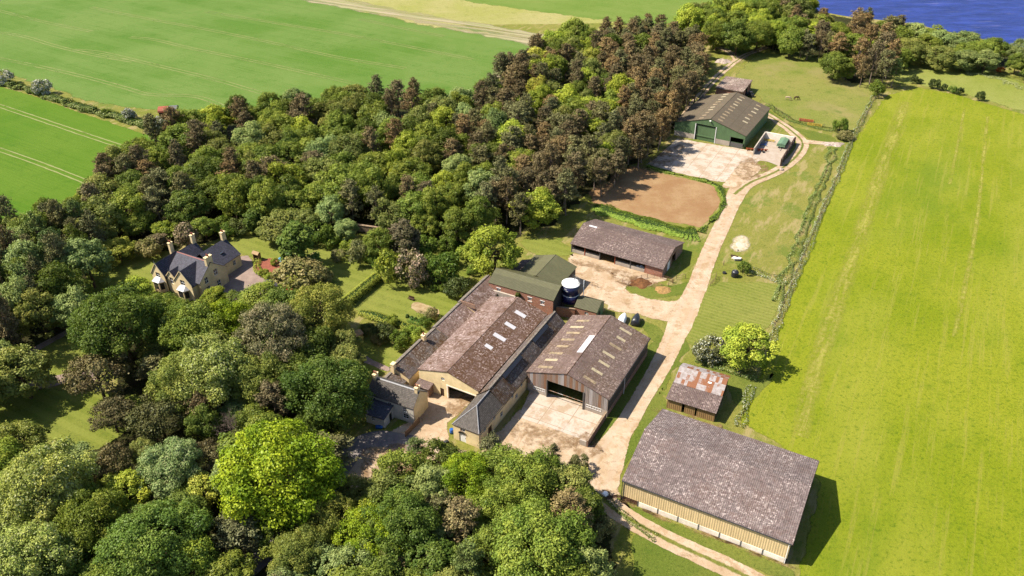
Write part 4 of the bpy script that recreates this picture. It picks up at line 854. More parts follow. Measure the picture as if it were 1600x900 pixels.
# ---- red roofed field shelter, far left
st = site('field_shelter', 'small round shouldered shelter with red roof at the hedge end in the cereal field', 'shed', -124.5, 276.2, 80)
MB().box(0, 6, 0, 4, -.2, 2.0).build('wall', M['dark_wood'], st)
arc = [(-.3 + 4.6 * .5 * (1 - math.cos(math.pi * k / 8)), 2.0 + 1.3 * math.sin(math.pi * k / 8)) for k in range(9)]
MB().prism(arc, lambda a, p, q: (a, p, q), -.2, 3.4).build('red_roof', M['red_paint'], st); MB().prism(arc, lambda a, p, q: (a, p, q), 3.41, 6.3).build('grey_roof', M['steel'], st)

# ---- farmhouse
st = site('farmhouse', 'stone farmhouse with three front gables, bay windows and dark slate roofs in the garden', 'house', -86.9, 166.9, 118)
zs = M['sand']
def gwall(p0, d, L, ze, zr, holes, mat=None, m=None):
    MB().wall(p0, d, gable_outline(L, ze, zr, m), holes, .25).build('gable_wall', mat or zs, st)
    for h_ in holes: add_window(st, p0, d, *h_)
# front gables
for x0, wd, zr_, v0, back, win in ((0, 4.4, 7.3, 0, 6.5, [(1.5, 3.4, 2.9, 4.9)]), (4.42, 3.06, 5.9, .5, 3.5, [(.9, 2.6, 2.1, 4.3)]), (7.5, 5.7, 7.5, 0, 5.8, [(2.1, 3.6, 3.6, 5.1)])):
    gwall((x0, v0), (1, 0), wd, 4.2, zr_ - .05, win, M['cream'])
    r = gable_roof(st, M['slate_blue_y'], x0 + (.03 if wd < 4 else 0), x0 + wd - (.03 if wd < 4 else 0), v0, back, 4.2, zr_, 'y', .12 if wd < 4 else .25, .1, .12, name='wing_roof')
    MB().prism([(x0 - .12, 4.15), (x0 + wd / 2, zr_ + .1), (x0 + wd + .12, 4.15), (x0 + wd + .12, 4.4), (x0 + wd / 2, zr_ + .35), (x0 - .12, 4.4)], lambda a, p, q: (p, a, q), v0 - .16, v0 - .02).build('bargeboard', M['cream'], r)
    MB().tube((x0 + wd / 2, v0 - .12, zr_ + .2), (x0 + wd / 2, v0 - .12, zr_ + 1.1), .09, .02, 6).build('finial', M['lead'], r)
    if wd > 4:
        c = x0 + wd / 2; bay = [(c - 1.7, -.02), (c - 1.0, -1.2), (c + 1.0, -1.2), (c + 1.7, -.02)]
        b = MB()
        for i in range(3):
            a_, b_ = Vector(bay[i]), Vector(bay[i + 1]); L = (b_ - a_).length; d_ = (b_ - a_) / L
            b.wall(a_, d_, [(0, -.3), (L, -.3), (L, 2.9), (0, 2.9)], [(.22, .8, L - .22, 2.6)], .15)
        bo = b.build('bay_window', zs, st)
        for i in range(3):
            a_, b_ = Vector(bay[i]), Vector(bay[i + 1]); L = (b_ - a_).length; add_window(st, a_, (b_ - a_) / L, .22, .8, L - .22, 2.6, M['dark_wood'], .03).parent = bo
        rv = [(x_ + (x_ - c) * .12, y_ * 1.12, 2.92) for x_, y_ in bay] + [(c - .7, -.03, 3.75), (c + .7, -.03, 3.75)]
        mb = MB(); mb.v = rv; mb.f = [(0, 1, 4), (1, 2, 5, 4), (2, 3, 5), (0, 3, 2, 1), (0, 4, 5, 3)]; mb.build('bay_roof', M['lead'], bo)
MB().wall((13.2, .25), (0, 1), rect_outline(1.6, 4.2), [], .25).build('wall', zs, st); MB().wall((0, 6.3), (0, -1), rect_outline(6.0, 4.2), [], .25).build('wall', zs, st)
# main block
gwall((14.3, 1.6), (0, 1), 8.5, 4.5, 7.85, [(1.5, .8, 2.6, 2.5), (1.5, 3.3, 2.6, 5.0), (4.6, 3.9, 5.8, 5.6), (4.9, .6, 6.0, 2.3)])
MB().wall((13.25, 1.6), (1, 0), rect_outline(1.0, 4.5), [], .25).build('wall', zs, st)
r = gable_roof(st, M['slate_blue_x'], 3.7, 14.3, 1.6, 10.1, 4.5, 7.9, 'x', .25, .1, .12, ridge_mat=M['red_tile'], name='main_roof')
MB().box(3.8, 14.0, 9.8, 10.05, -.3, 4.5).build('wall', zs, st); MB().wall((3.75, 9.79), (0, -1), [(0, -.3), (8.1, -.3), (8.1, 4.5), (3.95, 7.75), (0, 4.5)], [], .2).build('wall', zs, st)
# rear wings
r2 = gable_roof(st, M['slate_blue_y'], -.2, 6.4, 6.2, 11.8, 4.2, 7.5, 'y', .2, .15, .12, name='rear_roof'); gwall((6.4, 11.8), (-1, 0), 6.6, 4.2, 7.45, []); MB().box(-.15, .1, 6.5, 11.5, -.3, 4.2).build('wall', zs, st)
r3 = gable_roof(st, M['slate_blue_y'], 3.2, 11.8, 9.0, 17.3, 3.5, 6.7, 'y', .22, .15, .12, name='rear_roof'); gwall((11.8, 17.3), (-1, 0), 8.6, 3.5, 6.65, [])
hh = [(4.2, 1.4, 5.2, 2.8)]
MB().wall((11.8, 10.3), (0, 1), rect_outline(6.8, 3.5), hh, .25).build('wall', zs, st); add_window(st, (11.8, 10.3), (0, 1), *hh[0]); MB().box(3.25, 3.5, 12.0, 17.0, -.3, 3.5).build('wall', zs, st)
for x_, y_, a, b, wx, wy, n_ in ((.7, 6.6, 5.5, 9.3, .6, 1.0, 2), (3.1, 11.5, 6.9, 9.6, .6, 1.1, 2), (13.9, 5.85, 7.2, 9.4, .7, 1.9, 4), (7.5, 17.0, 6.0, 8.7, .7, 1.2, 3)):
    chimney(st, x_, y_, a, b, wx, wy, M['sand'], 2)
MB().box(9.2, 10.0, 13.0, 14.1, 5.12, 5.3).build('skylight', M['glass'], r3)
# ================================================================ VEGETATION
def leaf_mat(name, trans=.25, flower=None, amt=0, jitter=.35, hue=-.045, base=.495):
    t = NT(name); oi = t.n('ObjectInfo'); c = oi.outputs['Color']; q = t.attr('tint')
    hs = t.n('HueSaturation'); t.put(hs.inputs['Color'], c)
    t.put(hs.inputs['Hue'], t.math('ADD', t.math('MULTIPLY', t.math('SUBTRACT', q, .5), hue), base))
    t.put(hs.inputs['Value'], t.math('ADD', t.math('MULTIPLY', q, 2 * jitter), 1 - jitter))
    cc = hs.outputs[0]
    if flower: cc = t.mix(t.step(t.attr('fl'), 1 - amt - .02, 1 - amt + .02), cc, flower)
    d = t.n('BsdfDiffuse'); t.put(d.inputs[0], cc); tr = t.n('BsdfTranslucent'); t.put(tr.inputs[0], t.mix(.35, cc, (.2, .3, .01, 1)))
    g = t.n('BsdfGlossy'); g.inputs['Roughness'].default_value = .45; g.inputs[0].default_value = (.9, .95, .8, 1)
    m1 = t.n('MixShader'); m1.inputs[0].default_value = trans; t.t.links.new(d.outputs[0], m1.inputs[1]); t.t.links.new(tr.outputs[0], m1.inputs[2])
    m2 = t.n('MixShader'); m2.inputs[0].default_value = .008; t.t.links.new(m1.outputs[0], m2.inputs[1]); t.t.links.new(g.outputs[0], m2.inputs[2])
    o = t.n('OutputMaterial'); t.t.links.new(m2.outputs[0], o.inputs[0]); return t.m
M['leaf'] = leaf_mat('leaf'); M['needle'] = leaf_mat('needle', .05, jitter=.5, hue=.03, base=.5); M['leaf_white'] = leaf_mat('leaf_white_blossom', .2, (.5, .48, .42, 1), .42); M['leaf_pink'] = leaf_mat('leaf_pink_blossom', .2, (.34, .24, .17, 1), .34)
M['leaf_fleck'] = leaf_mat('leaf_pale_fleck', .2, (.3, .31, .14, 1), .12)
M['leaf_cow'] = leaf_mat('leaf_cow_parsley', .2, (.36, .36, .28, 1), .25)
M['bark'] = plain('bark', S(120, 100, 82, .4), .95, .1, var=.4); M['bark_pale'] = plain('bark_pale', S(165, 145, 130, .42), .95, .1, var=.3)

rng = np.random.default_rng(11)
def leaves_mesh(name, P, Nn, size, tint, mat, aspect=.65, fl=None):
    """one bent quad per leaf spray: P centres, Nn normals"""
    n = len(P); Nn = Nn / (np.linalg.norm(Nn, axis=1, keepdims=True) + 1e-9)
    rv = rng.normal(size=(n, 3)); a = np.cross(Nn, rv); a /= np.linalg.norm(a, axis=1, keepdims=True) + 1e-9; b = np.cross(Nn, a)
    s = (size * (.6 + .8 * rng.random(n)))[:, None] if np.isscalar(size) else size[:, None]
    bend = Nn * s * .25
    V = np.stack([P - a * s * .5, P - b * s * aspect * .5 - bend * .3, P + a * s * .5 - bend, P + b * s * aspect * .5 - bend * .3], 1).reshape(-1, 3)
    me = bpy.data.meshes.new(name); me.vertices.add(4 * n); me.vertices.foreach_set('co', V.astype(np.float32).ravel())
    me.loops.add(4 * n); me.loops.foreach_set('vertex_index', np.arange(4 * n, dtype=np.int32))
    me.polygons.add(n); me.polygons.foreach_set('loop_start', np.arange(0, 4 * n, 4, dtype=np.int32)); me.polygons.foreach_set('loop_total', np.full(n, 4, dtype=np.int32))
    me.update()
    me.attributes.new('tint', 'FLOAT', 'POINT').data.foreach_set('value', np.repeat(tint, 4).astype(np.float32))
    me.attributes.new('fl', 'FLOAT', 'POINT').data.foreach_set('value', np.repeat(rng.random(n) if fl is None else fl, 4).astype(np.float32))
    me.materials.append(mat); return me
def unit(n):
    d = rng.normal(size=(n, 3)); return d / np.linalg.norm(d, axis=1, keepdims=True)
def broad_crown(name, Rr, z0, z1, lobes, per, leaf, lob=(.24, .42), squash=.85, flat=1.0):
    """lobed crown: leaf sprays on the shells of many overlapping clumps, gaps between them"""
    c = np.array([0, 0, (z0 + z1) / 2]); hz = (z1 - z0) / 2; L = []
    for i in range(lobes):
        for _ in range(30):
            d = unit(1)[0]
            if d[2] > -.75: break
        r = .5 + .42 * rng.random() ** .6
        wob = 1 + .34 * mnoise.noise((d[0] * 2 + i * .01 + len(name) * 3.1, d[1] * 2, d[2] * 2 + Rr))
        p = c + d * np.array([Rr, Rr, hz]) * r * wob; lr = Rr * (lob[0] + (lob[1] - lob[0]) * rng.random()) * (1.12 - .3 * r)
        L.append((p, lr, rng.random()))
    # some leaders poke out for an uneven outline
    for i in range(max(6, lobes // 3)):
        d = unit(1)[0]; d[2] = abs(d[2]) * .8; p = c + d * np.array([Rr, Rr, hz]) * (.95 + .12 * rng.random()); L.append((p, Rr * (.09 + .12 * rng.random()), rng.random()))
    Ps, Ns, Ts = [], [], []
    for p, lr, tt in L:
        n = int(per * (lr / (Rr * .33)) ** 2) + 12; d = unit(n * 2); out = p - c; out /= np.linalg.norm(out) + 1e-6
        keep = (d @ out > -.45) & (d[:, 2] > -.7); d = d[keep][:n]; m = len(d)
        rad = lr * (1.12 - .6 * rng.random(m) ** 1.7); nz = 1 + .35 * np.sin(d[:, 0] * 5 + p[0]) * np.sin(d[:, 1] * 5 + p[1]) * np.cos(d[:, 2] * 4 + tt * 9)
        q = p + d * (rad * nz)[:, None] * np.array([1, 1, squash]); Ps.append(q); Ns.append(d * .75 + unit(m) * .55 + np.array([0, 0, .25])); Ts.append(np.clip(.5 + .7 * (tt - .5) + .42 * (rng.random(m) - .5), 0, 1))
    k = int(.07 * sum(len(q) for q in Ps)); d = unit(k); d = d[d[:, 2] > -.5]; m = len(d)      # loose sprays between the clumps
    Ps.append(c + d * np.array([Rr, Rr, hz]) * (.55 + .5 * rng.random((m, 1)))); Ns.append(d * .6 + unit(m) * .6 + np.array([0, 0, .3])); Ts.append(.2 + .6 * rng.random(m))
    P = np.concatenate(Ps); return leaves_mesh(name, P, np.concatenate(Ns), leaf, np.concatenate(Ts), M['leaf']), L
def limbs(name, h0, L, r0, mat, top=None, k=10):
    mb = MB(); base = Vector((0, 0, -.3)); f = Vector((rng.normal() * .15, rng.normal() * .15, h0)); mb.tube(base, f, r0, r0 * .72, 8)
    up = Vector((f.x * 1.5, f.y * 1.5, top if top else h0 * 1.8)); mb.tube(f, up, r0 * .7, r0 * .2, 7)
    idx = rng.permutation(len(L))[:k]
    for i in idx:
        p = Vector(L[i][0]); a = f.lerp(up, rng.random() * .6); m = a.lerp(p, .55) + Vector((0, 0, .1 * p.length * .3)); mb.tube(a, m, r0 * .34, r0 * .2, 6); mb.tube(m, p, r0 * .2, r0 * .06, 5)
    me = bpy.data.meshes.new(name); me.from_pydata(mb.v, [], mb.f); me.materials.append(mat); return me
def pine_crown(name, h, Rr, z0, branches, tuft, dome=2.0):
    """whorled limbs of needle tufts, a ragged oval outline"""
    Ps, Ns, Ts = [], [], []; L = []
    for i in range(branches):
        f = rng.random() ** .8; z = z0 + (h - z0) * f; env = math.sqrt(max(.02, 1 - f ** dome)) * (.7 + .42 * rng.random()) * min(1, .5 + f * 1.8)
        ln = max(.4, Rr * env); a = rng.random() * 2 * math.pi; tilt = -.1 + .5 * f + .18 * rng.normal()
        d = np.array([math.cos(a), math.sin(a), tilt]); tt = rng.random(); L.append((np.array([0, 0, z]) + d * ln * .8, .3, tt)); k = max(2, int(ln * 2.0))
        for j in range(k):
            s = .25 + .75 * (j + 1) / k; p = np.array([0, 0, z]) + d * ln * s + rng.normal(size=3) * .2; m = int(tuft * (.6 + .8 * s)); dd = unit(m); dd[:, 2] = dd[:, 2] * .65 + .25
            Ps.append(p + dd * (.25 + .5 * rng.random((m, 1)))); Ns.append(unit(m) * .7 + dd + np.array([0, 0, .35])); Ts.append(np.clip(tt * .6 + .2 + .4 * (rng.random(m) - .5), 0, 1))
    P = np.concatenate(Ps); return leaves_mesh(name, P, np.concatenate(Ns), .4, np.concatenate(Ts), M['needle'], .5), L
PROTO = {}
for k in range(3):
    c, L = broad_crown('crown', 8.0, 1.4, 15, 64 + 6 * k, 900, .38, (.17, .31)); PROTO['large', k] = (c, limbs('trunk', 3.2, L, .5, M['bark'], 11, 14), 8.0, 15.0)
for k in range(5):
    c, L = broad_crown('crown', 4.4, .7, 10.5, 34 + 3 * k, 420, .36, (.22, .4)); PROTO['broad', k] = (c, limbs('trunk', 3.2, L, .3, M['bark'], 8, 10), 4.4, 10.5)
for k in range(3):
    c, L = broad_crown('crown', 3.0, .25, 4.4, 20, 170, .36, (.28, .46)); PROTO['bush', k] = (c, limbs('trunk', .9, L, .13, M['bark'], 2.6, 8), 3.0, 4.4)
for k in range(3):
    c, L = broad_crown('crown', 2.4, .6, 11.5, 30, 190, .42, (.3, .46), 1.25); PROTO['column', k] = (c, limbs('trunk', 3.0, L, .25, M['bark'], 9, 8), 2.4, 11.5)
for k in range(5):
    c, L = pine_crown('crown', 12.5, 3.3, 2.8 + .4 * k, 78, 15, 1.6 + .3 * k); PROTO['pine', k] = (c, limbs('trunk', 4.5, L, .24, M['bark_pale'], 11.8, 26), 3.3, 12.5)
for k in range(2):
    c, L = broad_crown('crown', 6.0, 3.2, 10, 26, 330, .44, (.26, .42), .55); c.materials[0] = M['needle']; PROTO['spread', k] = (c, limbs('trunk', 3.5, L, .4, M['bark'], 7, 12), 6.0, 10.0)
def twig_mesh():
    mb = MB()
    def grow(p, d, ln, r, lv):
        q = p + d * ln; mb.tube(p, q, r, r * .65, 5, False)
        if lv == 0: return
        for _ in range(3 if lv > 1 else 4):
            nd = (d + Vector(rng.normal(size=3) * .55) + Vector((0, 0, .12))).normalized(); grow(q, nd, ln * (.6 + .25 * rng.random()), r * .6, lv - 1)
    for _ in range(5): grow(Vector((0, 0, 1.4)), (Vector((0, 0, 1)) + Vector(rng.normal(size=3) * .5)).normalized(), 2.3, .12, 4)
    me = bpy.data.meshes.new('branches'); me.from_pydata(mb.v, [], mb.f); me.materials.append(M['bark_pale']); return me
tk = MB().tube((0, 0, -.3), (0, 0, 1.5), .25, .2, 8); tkm = bpy.data.meshes.new('trunk'); tkm.from_pydata(tk.v, [], tk.f); tkm.materials.append(M['bark_pale'])
PROTO['twig', 0] = (twig_mesh(), tkm, 4.0, 8.0)
NP = dict(large=3, broad=5, bush=3, column=3, pine=5, spread=2, twig=1)
MATVAR = {}
def variant(me, mat):
    k = (me.name, mat)
    if k not in MATVAR:
        m2 = me.copy(); m2.materials[0] = M[mat]; MATVAR[k] = m2
    return MATVAR[k]

# kinds: shape, albedo, words for the label, category, crown material, height over diameter
def G(r, g, b, k=.5): return S(r, g, b, k)
KIND = {
 'lime':   ('broad', G(174, 190, 68), 'bright lime green leafy tree', 'tree', None, 1.15),
 'mid':    ('broad', G(142, 158, 64), 'mid green leafy tree', 'tree', None, 1.2),
 'dark':   ('broad', G(116, 132, 56), 'dark green leafy tree', 'tree', None, 1.2),
 'olive':  ('broad', G(146, 152, 76), 'dull olive leafy tree', 'tree', None, 1.15),
 'pale':   ('broad', G(160, 178, 104), 'pale grey-green leafy tree', 'tree', None, 1.15),
 'yellow': ('broad', G(192, 194, 78), 'yellowish green leafy tree', 'tree', None, 1.15),
 'Llime':  ('large', G(156, 180, 44), 'bright lime green broad tree', 'tree', None, 1.05),
 'Lmid':   ('large', G(140, 158, 62), 'mid green broad tree', 'tree', None, 1.05),
 'Ldark':  ('large', G(114, 138, 58), 'deep green broad tree', 'tree', None, 1.0),
 'Lolive': ('large', G(150, 156, 70), 'olive green broad tree', 'tree', None, 1.05),
 'Lyell':  ('large', G(178, 186, 90), 'pale yellow-green broad tree', 'tree', 'leaf_fleck', 1.05),
 'Lpale':  ('large', G(152, 174, 106), 'pale grey-green broad tree', 'tree', 'leaf_fleck', 1.0),
 'Lbrown': ('large', G(140, 136, 100), 'thin grey-brown broad tree', 'tree', None, 1.05),
 'rust':   ('pine', G(160, 133, 90), 'rust brown pine', 'pine', None, 2.3),
 'brown':  ('pine', G(136, 119, 84), 'dark brown pine', 'pine', None, 2.3),
 'opine':  ('pine', G(132, 128, 84), 'olive brown pine', 'pine', None, 2.3),
 'gpine':  ('pine', G(126, 142, 78), 'green pine', 'pine', None, 2.2),
 'tpine':  ('pine', G(172, 152, 104), 'pale tan pine', 'pine', None, 2.1),
 'spine':  ('spread', G(124, 114, 76), 'brown spreading pine', 'pine', None, .95),
 'dpine':  ('spread', G(98, 98, 58), 'dark spreading pine', 'pine', None, .95),
 'yew':    ('column', G(100, 120, 50), 'dark upright evergreen', 'tree', None, 2.0),
 'purple': ('column', G(116, 106, 76), 'purple-brown upright tree', 'tree', None, 1.6),
 'shrub':  ('bush', G(122, 146, 56), 'green shrub', 'shrub', None, .8),
 'lshrub': ('bush', G(168, 184, 70), 'lime green shrub', 'shrub', None, .8),
 'oshrub': ('bush', G(148, 144, 90), 'grey olive shrub', 'shrub', None, .8),
 'dshrub': ('bush', G(98, 110, 58), 'dark shrub', 'shrub', None, .8),
 'white':  ('bush', G(132, 142, 84), 'white flowering hawthorn', 'hawthorn', 'leaf_white', .9),
 'whiteold': ('bush', G(138, 138, 88), 'grey-green hawthorn going over from blossom', 'hawthorn', 'leaf_cow', .9),
 'pink':   ('bush', G(150, 140, 96), 'pinkish flowering shrub', 'shrub', 'leaf_pink', 1.0),
 'red':    ('bush', G(190, 70, 54), 'red flowering bush', 'shrub', None, .5),
 'orange': ('bush', G(206, 120, 52), 'orange flowering bush', 'shrub', None, .5),
 'bare':   ('twig', (1, 1, 1, 1), 'bare pale twiggy tree', 'tree', None, 1.3),
}
TREES = []   # x, y, radius, height, kind
def put(px, py, dpx, kind, hk=None):
    sh = KIND[kind]; hk = hk or sh[5]; h = 8.0
    for _ in range(6):
        p = at(px, py, h * .58); d = proj(p.x, p.y, h * .5)[2]; dia = dpx * d / CAM_F; h = max(.6, dia * hk)
    TREES.append((p.x, p.y, dia / 2, h, kind))
def inside(p, poly):
    x, y = p; r = False; n = len(poly)
    for i in range(n):
        (x1, y1), (x2, y2) = poly[i], poly[i - 1]
        if (y1 > y) != (y2 > y) and x < (x2 - x1) * (y - y1) / (y2 - y1) + x1: r = not r
    return r
def fill(poly, pick, n, gap=.8, hz=6.0, avoid=()):
    """scatter trees over a pixel outline (taken at crown height hz) keeping crowns apart"""
    W_ = [at(*p, z=hz).to_2d() for p in poly]; Q = [(p.x, p.y) for p in W_]
    x0, x1 = min(p[0] for p in Q), max(p[0] for p in Q); y0, y1 = min(p[1] for p in Q), max(p[1] for p in Q); c = 0
    for _ in range(n * 40):
        if c >= n: break
        x, y = random.uniform(x0, x1), random.uniform(y0, y1)
        if not inside((x, y), Q): continue
        X, Y, _z = proj(x, y, hz)
        if any(inside((X, Y), a) for a in avoid): continue
        kind, rad, h = pick(X, Y)
        if all((x - t[0]) ** 2 + (y - t[1]) ** 2 > (gap * (rad + t[2])) ** 2 for t in TREES):
            TREES.append((x, y, rad, h, kind)); c += 1
    return c
U = random.uniform
# --- specimen trees, read off the photo one by one (centre of crown, width)
for a in [
 # garden and house
 (773, 390, 76, 'lime'), (605, 413, 46, 'lshrub', 1.1), (646, 415, 48, 'pink', 1.1), (688, 420, 46, 'shrub', 1.0), (634, 372, 44, 'purple'), (594, 378, 42, 'mid'), (563, 390, 36, 'oshrub', .9), (666, 350, 36, 'mid'), (610, 335, 46, 'olive'),
 (714, 446, 36, 'dshrub', .8), (715, 345, 52, 'mid'), (668, 378, 34, 'shrub'), (700, 380, 30, 'shrub'), (728, 392, 26, 'lshrub'), (678, 446, 13, 'shrub'), (690, 447, 13, 'shrub'), (596, 515, 34, 'dshrub'), (624, 526, 32, 'shrub'), (646, 517, 26, 'lshrub'), (672, 487, 22, 'oshrub'), (612, 497, 20, 'lshrub'), (573, 510, 24, 'dshrub'), (540, 352, 34, 'pale'), (500, 358, 40, 'shrub'), (545, 380, 24, 'lshrub'), (528, 366, 22, 'shrub'),
 (640, 396, 32, 'shrub'), (660, 396, 28, 'shrub'), (622, 396, 26, 'oshrub'), (704, 404, 30, 'shrub'), (742, 384, 30, 'lshrub'), (586, 402, 24, 'shrub'), (575, 398, 22, 'lshrub'), (516, 372, 24, 'shrub'), (530, 392, 20, 'oshrub'), (660, 425, 24, 'lshrub'), (676, 436, 22, 'dshrub'), (740, 420, 18, 'shrub'), (748, 408, 20, 'lshrub'), (588, 524, 20, 'oshrub'), (650, 528, 22, 'lshrub'), (664, 500, 18, 'shrub'), (480, 340, 40, 'olive'), (350, 340, 30, 'shrub'), (376, 346, 30, 'dshrub'),
 (469, 372, 56, 'yew', 1.5), (440, 345, 58, 'olive', .8), (400, 336, 36, 'yew', 1.2), (464, 424, 68, 'oshrub', .7), (500, 425, 34, 'oshrub'), (410, 460, 60, 'mid', .8), (372, 462, 40, 'dark', .8), (334, 455, 34, 'lime', .9), (447, 452, 22, 'red'), (438, 458, 14, 'red'),
 (292, 358, 36, 'pink', 1.1), (268, 352, 30, 'lshrub'), (253, 348, 28, 'lime', .9), (230, 376, 36, 'oshrub'), (248, 366, 28, 'purple', 1.0), (185, 380, 44, 'yellow', .8), (218, 338, 44, 'mid', .9), (320, 345, 32, 'mid'), (355, 352, 26, 'shrub'), (130, 305, 26, 'lime', 1.3), (116, 312, 22, 'lime', 1.2), (430, 402, 14, 'lshrub'), (412, 418, 14, 'lshrub'), (422, 425, 13, 'lshrub'),
 # trees in front of the house
 (186, 492, 128, 'Ldark'), (206, 444, 50, 'lime', .8), (250, 480, 72, 'Lmid', .8), (300, 508, 96, 'Lmid'), (350, 502, 84, 'Llime'), (334, 566, 122, 'Lyell'), (422, 522, 108, 'Lbrown'), (500, 482, 96, 'Lolive'), (488, 540, 60, 'dark'), (508, 606, 118, 'Ldark'), (288, 590, 100, 'Lolive'), (405, 590, 84, 'Lolive'), (450, 478, 60, 'dark'), (395, 648, 56, 'mid'),
 (150, 582, 84, 'spine'), (172, 640, 60, 'spine'), (246, 646, 80, 'dpine'), (174, 716, 60, 'spine', 1.1), (322, 708, 60, 'spine'), (312, 634, 40, 'brown', 1.9), (424, 624, 46, 'brown', 1.8), (222, 692, 44, 'olive'), (357, 664, 52, 'bare'),
 # lower left
 (34, 676, 66, 'Lolive'), (72, 745, 136, 'Lyell'), (38, 862, 120, 'Lyell'), (82, 862, 84, 'Ldark'), (136, 800, 106, 'Lmid'), (262, 722, 88, 'Lpale'), (236, 838, 146, 'Ldark'), (308, 758, 58, 'yellow'), (432, 728, 160, 'Llime'), (190, 760, 66, 'lime'), (0, 800, 90, 'Lyell'), (150, 885, 60, 'mid'),
 # foreground belt
 (550, 768, 60, 'olive'), (510, 806, 84, 'Lolive'), (462, 858, 84, 'Lolive'), (622, 735, 76, 'mid'), (682, 722, 66, 'dark'), (722, 752, 84, 'Llime'), (645, 700, 26, 'gpine'), (764, 706, 46, 'opine', 1.4), (822, 748, 100, 'Lmid'), (828, 728, 30, 'opine'), (880, 762, 74, 'olive'), (884, 812, 58, 'tpine', 1.7), (712, 818, 56, 'tpine', 1.8), (770, 790, 92, 'Lmid'), (836, 852, 140, 'Lmid'), (620, 815, 104, 'Ldark'), (574, 830, 92, 'Llime'), (606, 876, 46, 'brown', 1.4), (552, 884, 66, 'pale'), (660, 868, 84, 'Ldark'), (933, 828, 34, 'oshrub', 1.0), (905, 842, 30, 'oshrub'), (722, 882, 50, 'gpine'), (900, 725, 30, 'oshrub', .9), (862, 712, 22, 'opine'), (790, 868, 60, 'lime'),
 # right side
 (1164, 547, 70, 'lime', .95), (1106, 547, 46, 'whiteold', .8), (1164, 424, 18, 'shrub', 1.0), (1319, 203, 20, 'shrub', 1.1), (1324, 219, 24, 'oshrub', .6), (1374, 147, 22, 'shrub', 1.1), (1433, 134, 11, 'dshrub', 1.1), (1444, 138, 8, 'dshrub'), (1467, 142, 15, 'dshrub', 1.0), (1481, 148, 9, 'dshrub', 1.1), (1494, 151, 11, 'shrub', 1.0), (1505, 154, 10, 'dshrub', 1.1), (1538, 162, 12, 'dshrub', 1.2), (1313, 108, 46, 'dark', 1.0), (1330, 118, 24, 'mid'),
 (1350, 95, 26, 'rust'), (1366, 82, 28, 'rust'), (1384, 88, 28, 'brown'), (1398, 100, 26, 'rust'), (1372, 108, 26, 'brown'), (1390, 116, 24, 'opine'), (1355, 120, 20, 'rust'), (1404, 122, 20, 'gpine'),
 (1570, 122, 12, 'orange', .6), (1596, 112, 26, 'mid'), (1487, 105, 12, 'oshrub'), (1238, 68, 26, 'white', 1.1), (1248, 44, 20, 'purple'), (1160, 62, 44, 'dark'), (1128, 48, 32, 'lime'), (1085, 34, 40, 'lime'),
 # hedge line, far left
 (11, 105, 23, 'white'), (69, 123, 25, 'white'), (205, 167, 20, 'white'), (255, 184, 22, 'white'), (285, 178, 26, 'lime', 1.0), (60, 130, 10, 'shrub'), (170, 163, 12, 'shrub'),
]: put(*a)
AV = [[(340, 345), (400, 345), (460, 370), (470, 405), (430, 440), (400, 470), (300, 470), (235, 440), (235, 385), (330, 360)]]
# --- the big wood: brown pines on its flanks, leafy trees through the middle
def pick_wood(X, Y):
    right = max(0, min(1, (X - 690) / 110)); left = max(0, min(1, (345 - X) / 70)) ; edge = max(right * .78, left * .6, .26 if Y < 190 else .12)
    if 560 < X < 760 and Y > 300: edge = max(edge, .45)
    if X > 830 and Y < 170: edge = .36
    if X > 980: edge = .8
    n = mnoise.noise((X * .012, Y * .02, 3.0))
    if random.random() < edge + n * .35:
        k = random.choice(['rust', 'brown', 'brown', 'opine', 'opine'] if X > 700 else ['brown', 'brown', 'rust', 'opine', 'opine']); return k, U(2.7, 3.7), U(10.5, 14)
    k = random.choice(['lime', 'mid', 'mid', 'dark', 'mid', 'olive', 'pale', 'dark'] if X < 780 else ['lime', 'mid', 'dark', 'mid', 'yellow', 'lime', 'olive']); return k, U(3.6, 5.6), U(9.5, 13.0)
WOOD = [(268, 188), (330, 168), (430, 150), (560, 142), (640, 146), (745, 146), (795, 100), (850, 76), (905, 52), (1000, 44), (1060, 52), (1100, 75), (1104, 110), (1060, 165), (1020, 220), (975, 258), (920, 290), (870, 318), (800, 338), (755, 345), (690, 335), (640, 335), (540, 335), (450, 325), (390, 330), (330, 335), (250, 330), (200, 335), (150, 330), (128, 300), (165, 255), (200, 232)]
def pick_rim(X, Y): return random.choice(['brown', 'rust', 'opine']), U(2.8, 3.6), U(11, 14.5)
fill([(960, 250), (1020, 190), (1060, 130), (1085, 80), (1108, 85), (1104, 125), (1060, 185), (1022, 228), (975, 262), (900, 300), (860, 322), (840, 310)], pick_rim, 34, .55)
n1 = fill(WOOD, pick_wood, 330, .6, 7.0, AV)
# --- near left wood
def pick_left(X, Y):
    k = random.choice(['brown', 'opine', 'dark', 'dark', 'olive', 'pale', 'dark', 'gpine']); return (k, U(2.4, 3.2), U(11, 15)) if 'pine' in k or k == 'brown' else (k, U(3.5, 5.5), U(10, 13.5))
fill([(-60, 370), (30, 335), (90, 318), (140, 330), (150, 380), (130, 430), (120, 465), (85, 490), (40, 520), (-60, 560)], pick_left, 46, .55, 6)
fill([(-70, 540), (20, 530), (40, 580), (30, 610), (-70, 620)], pick_left, 5, .6, 6)
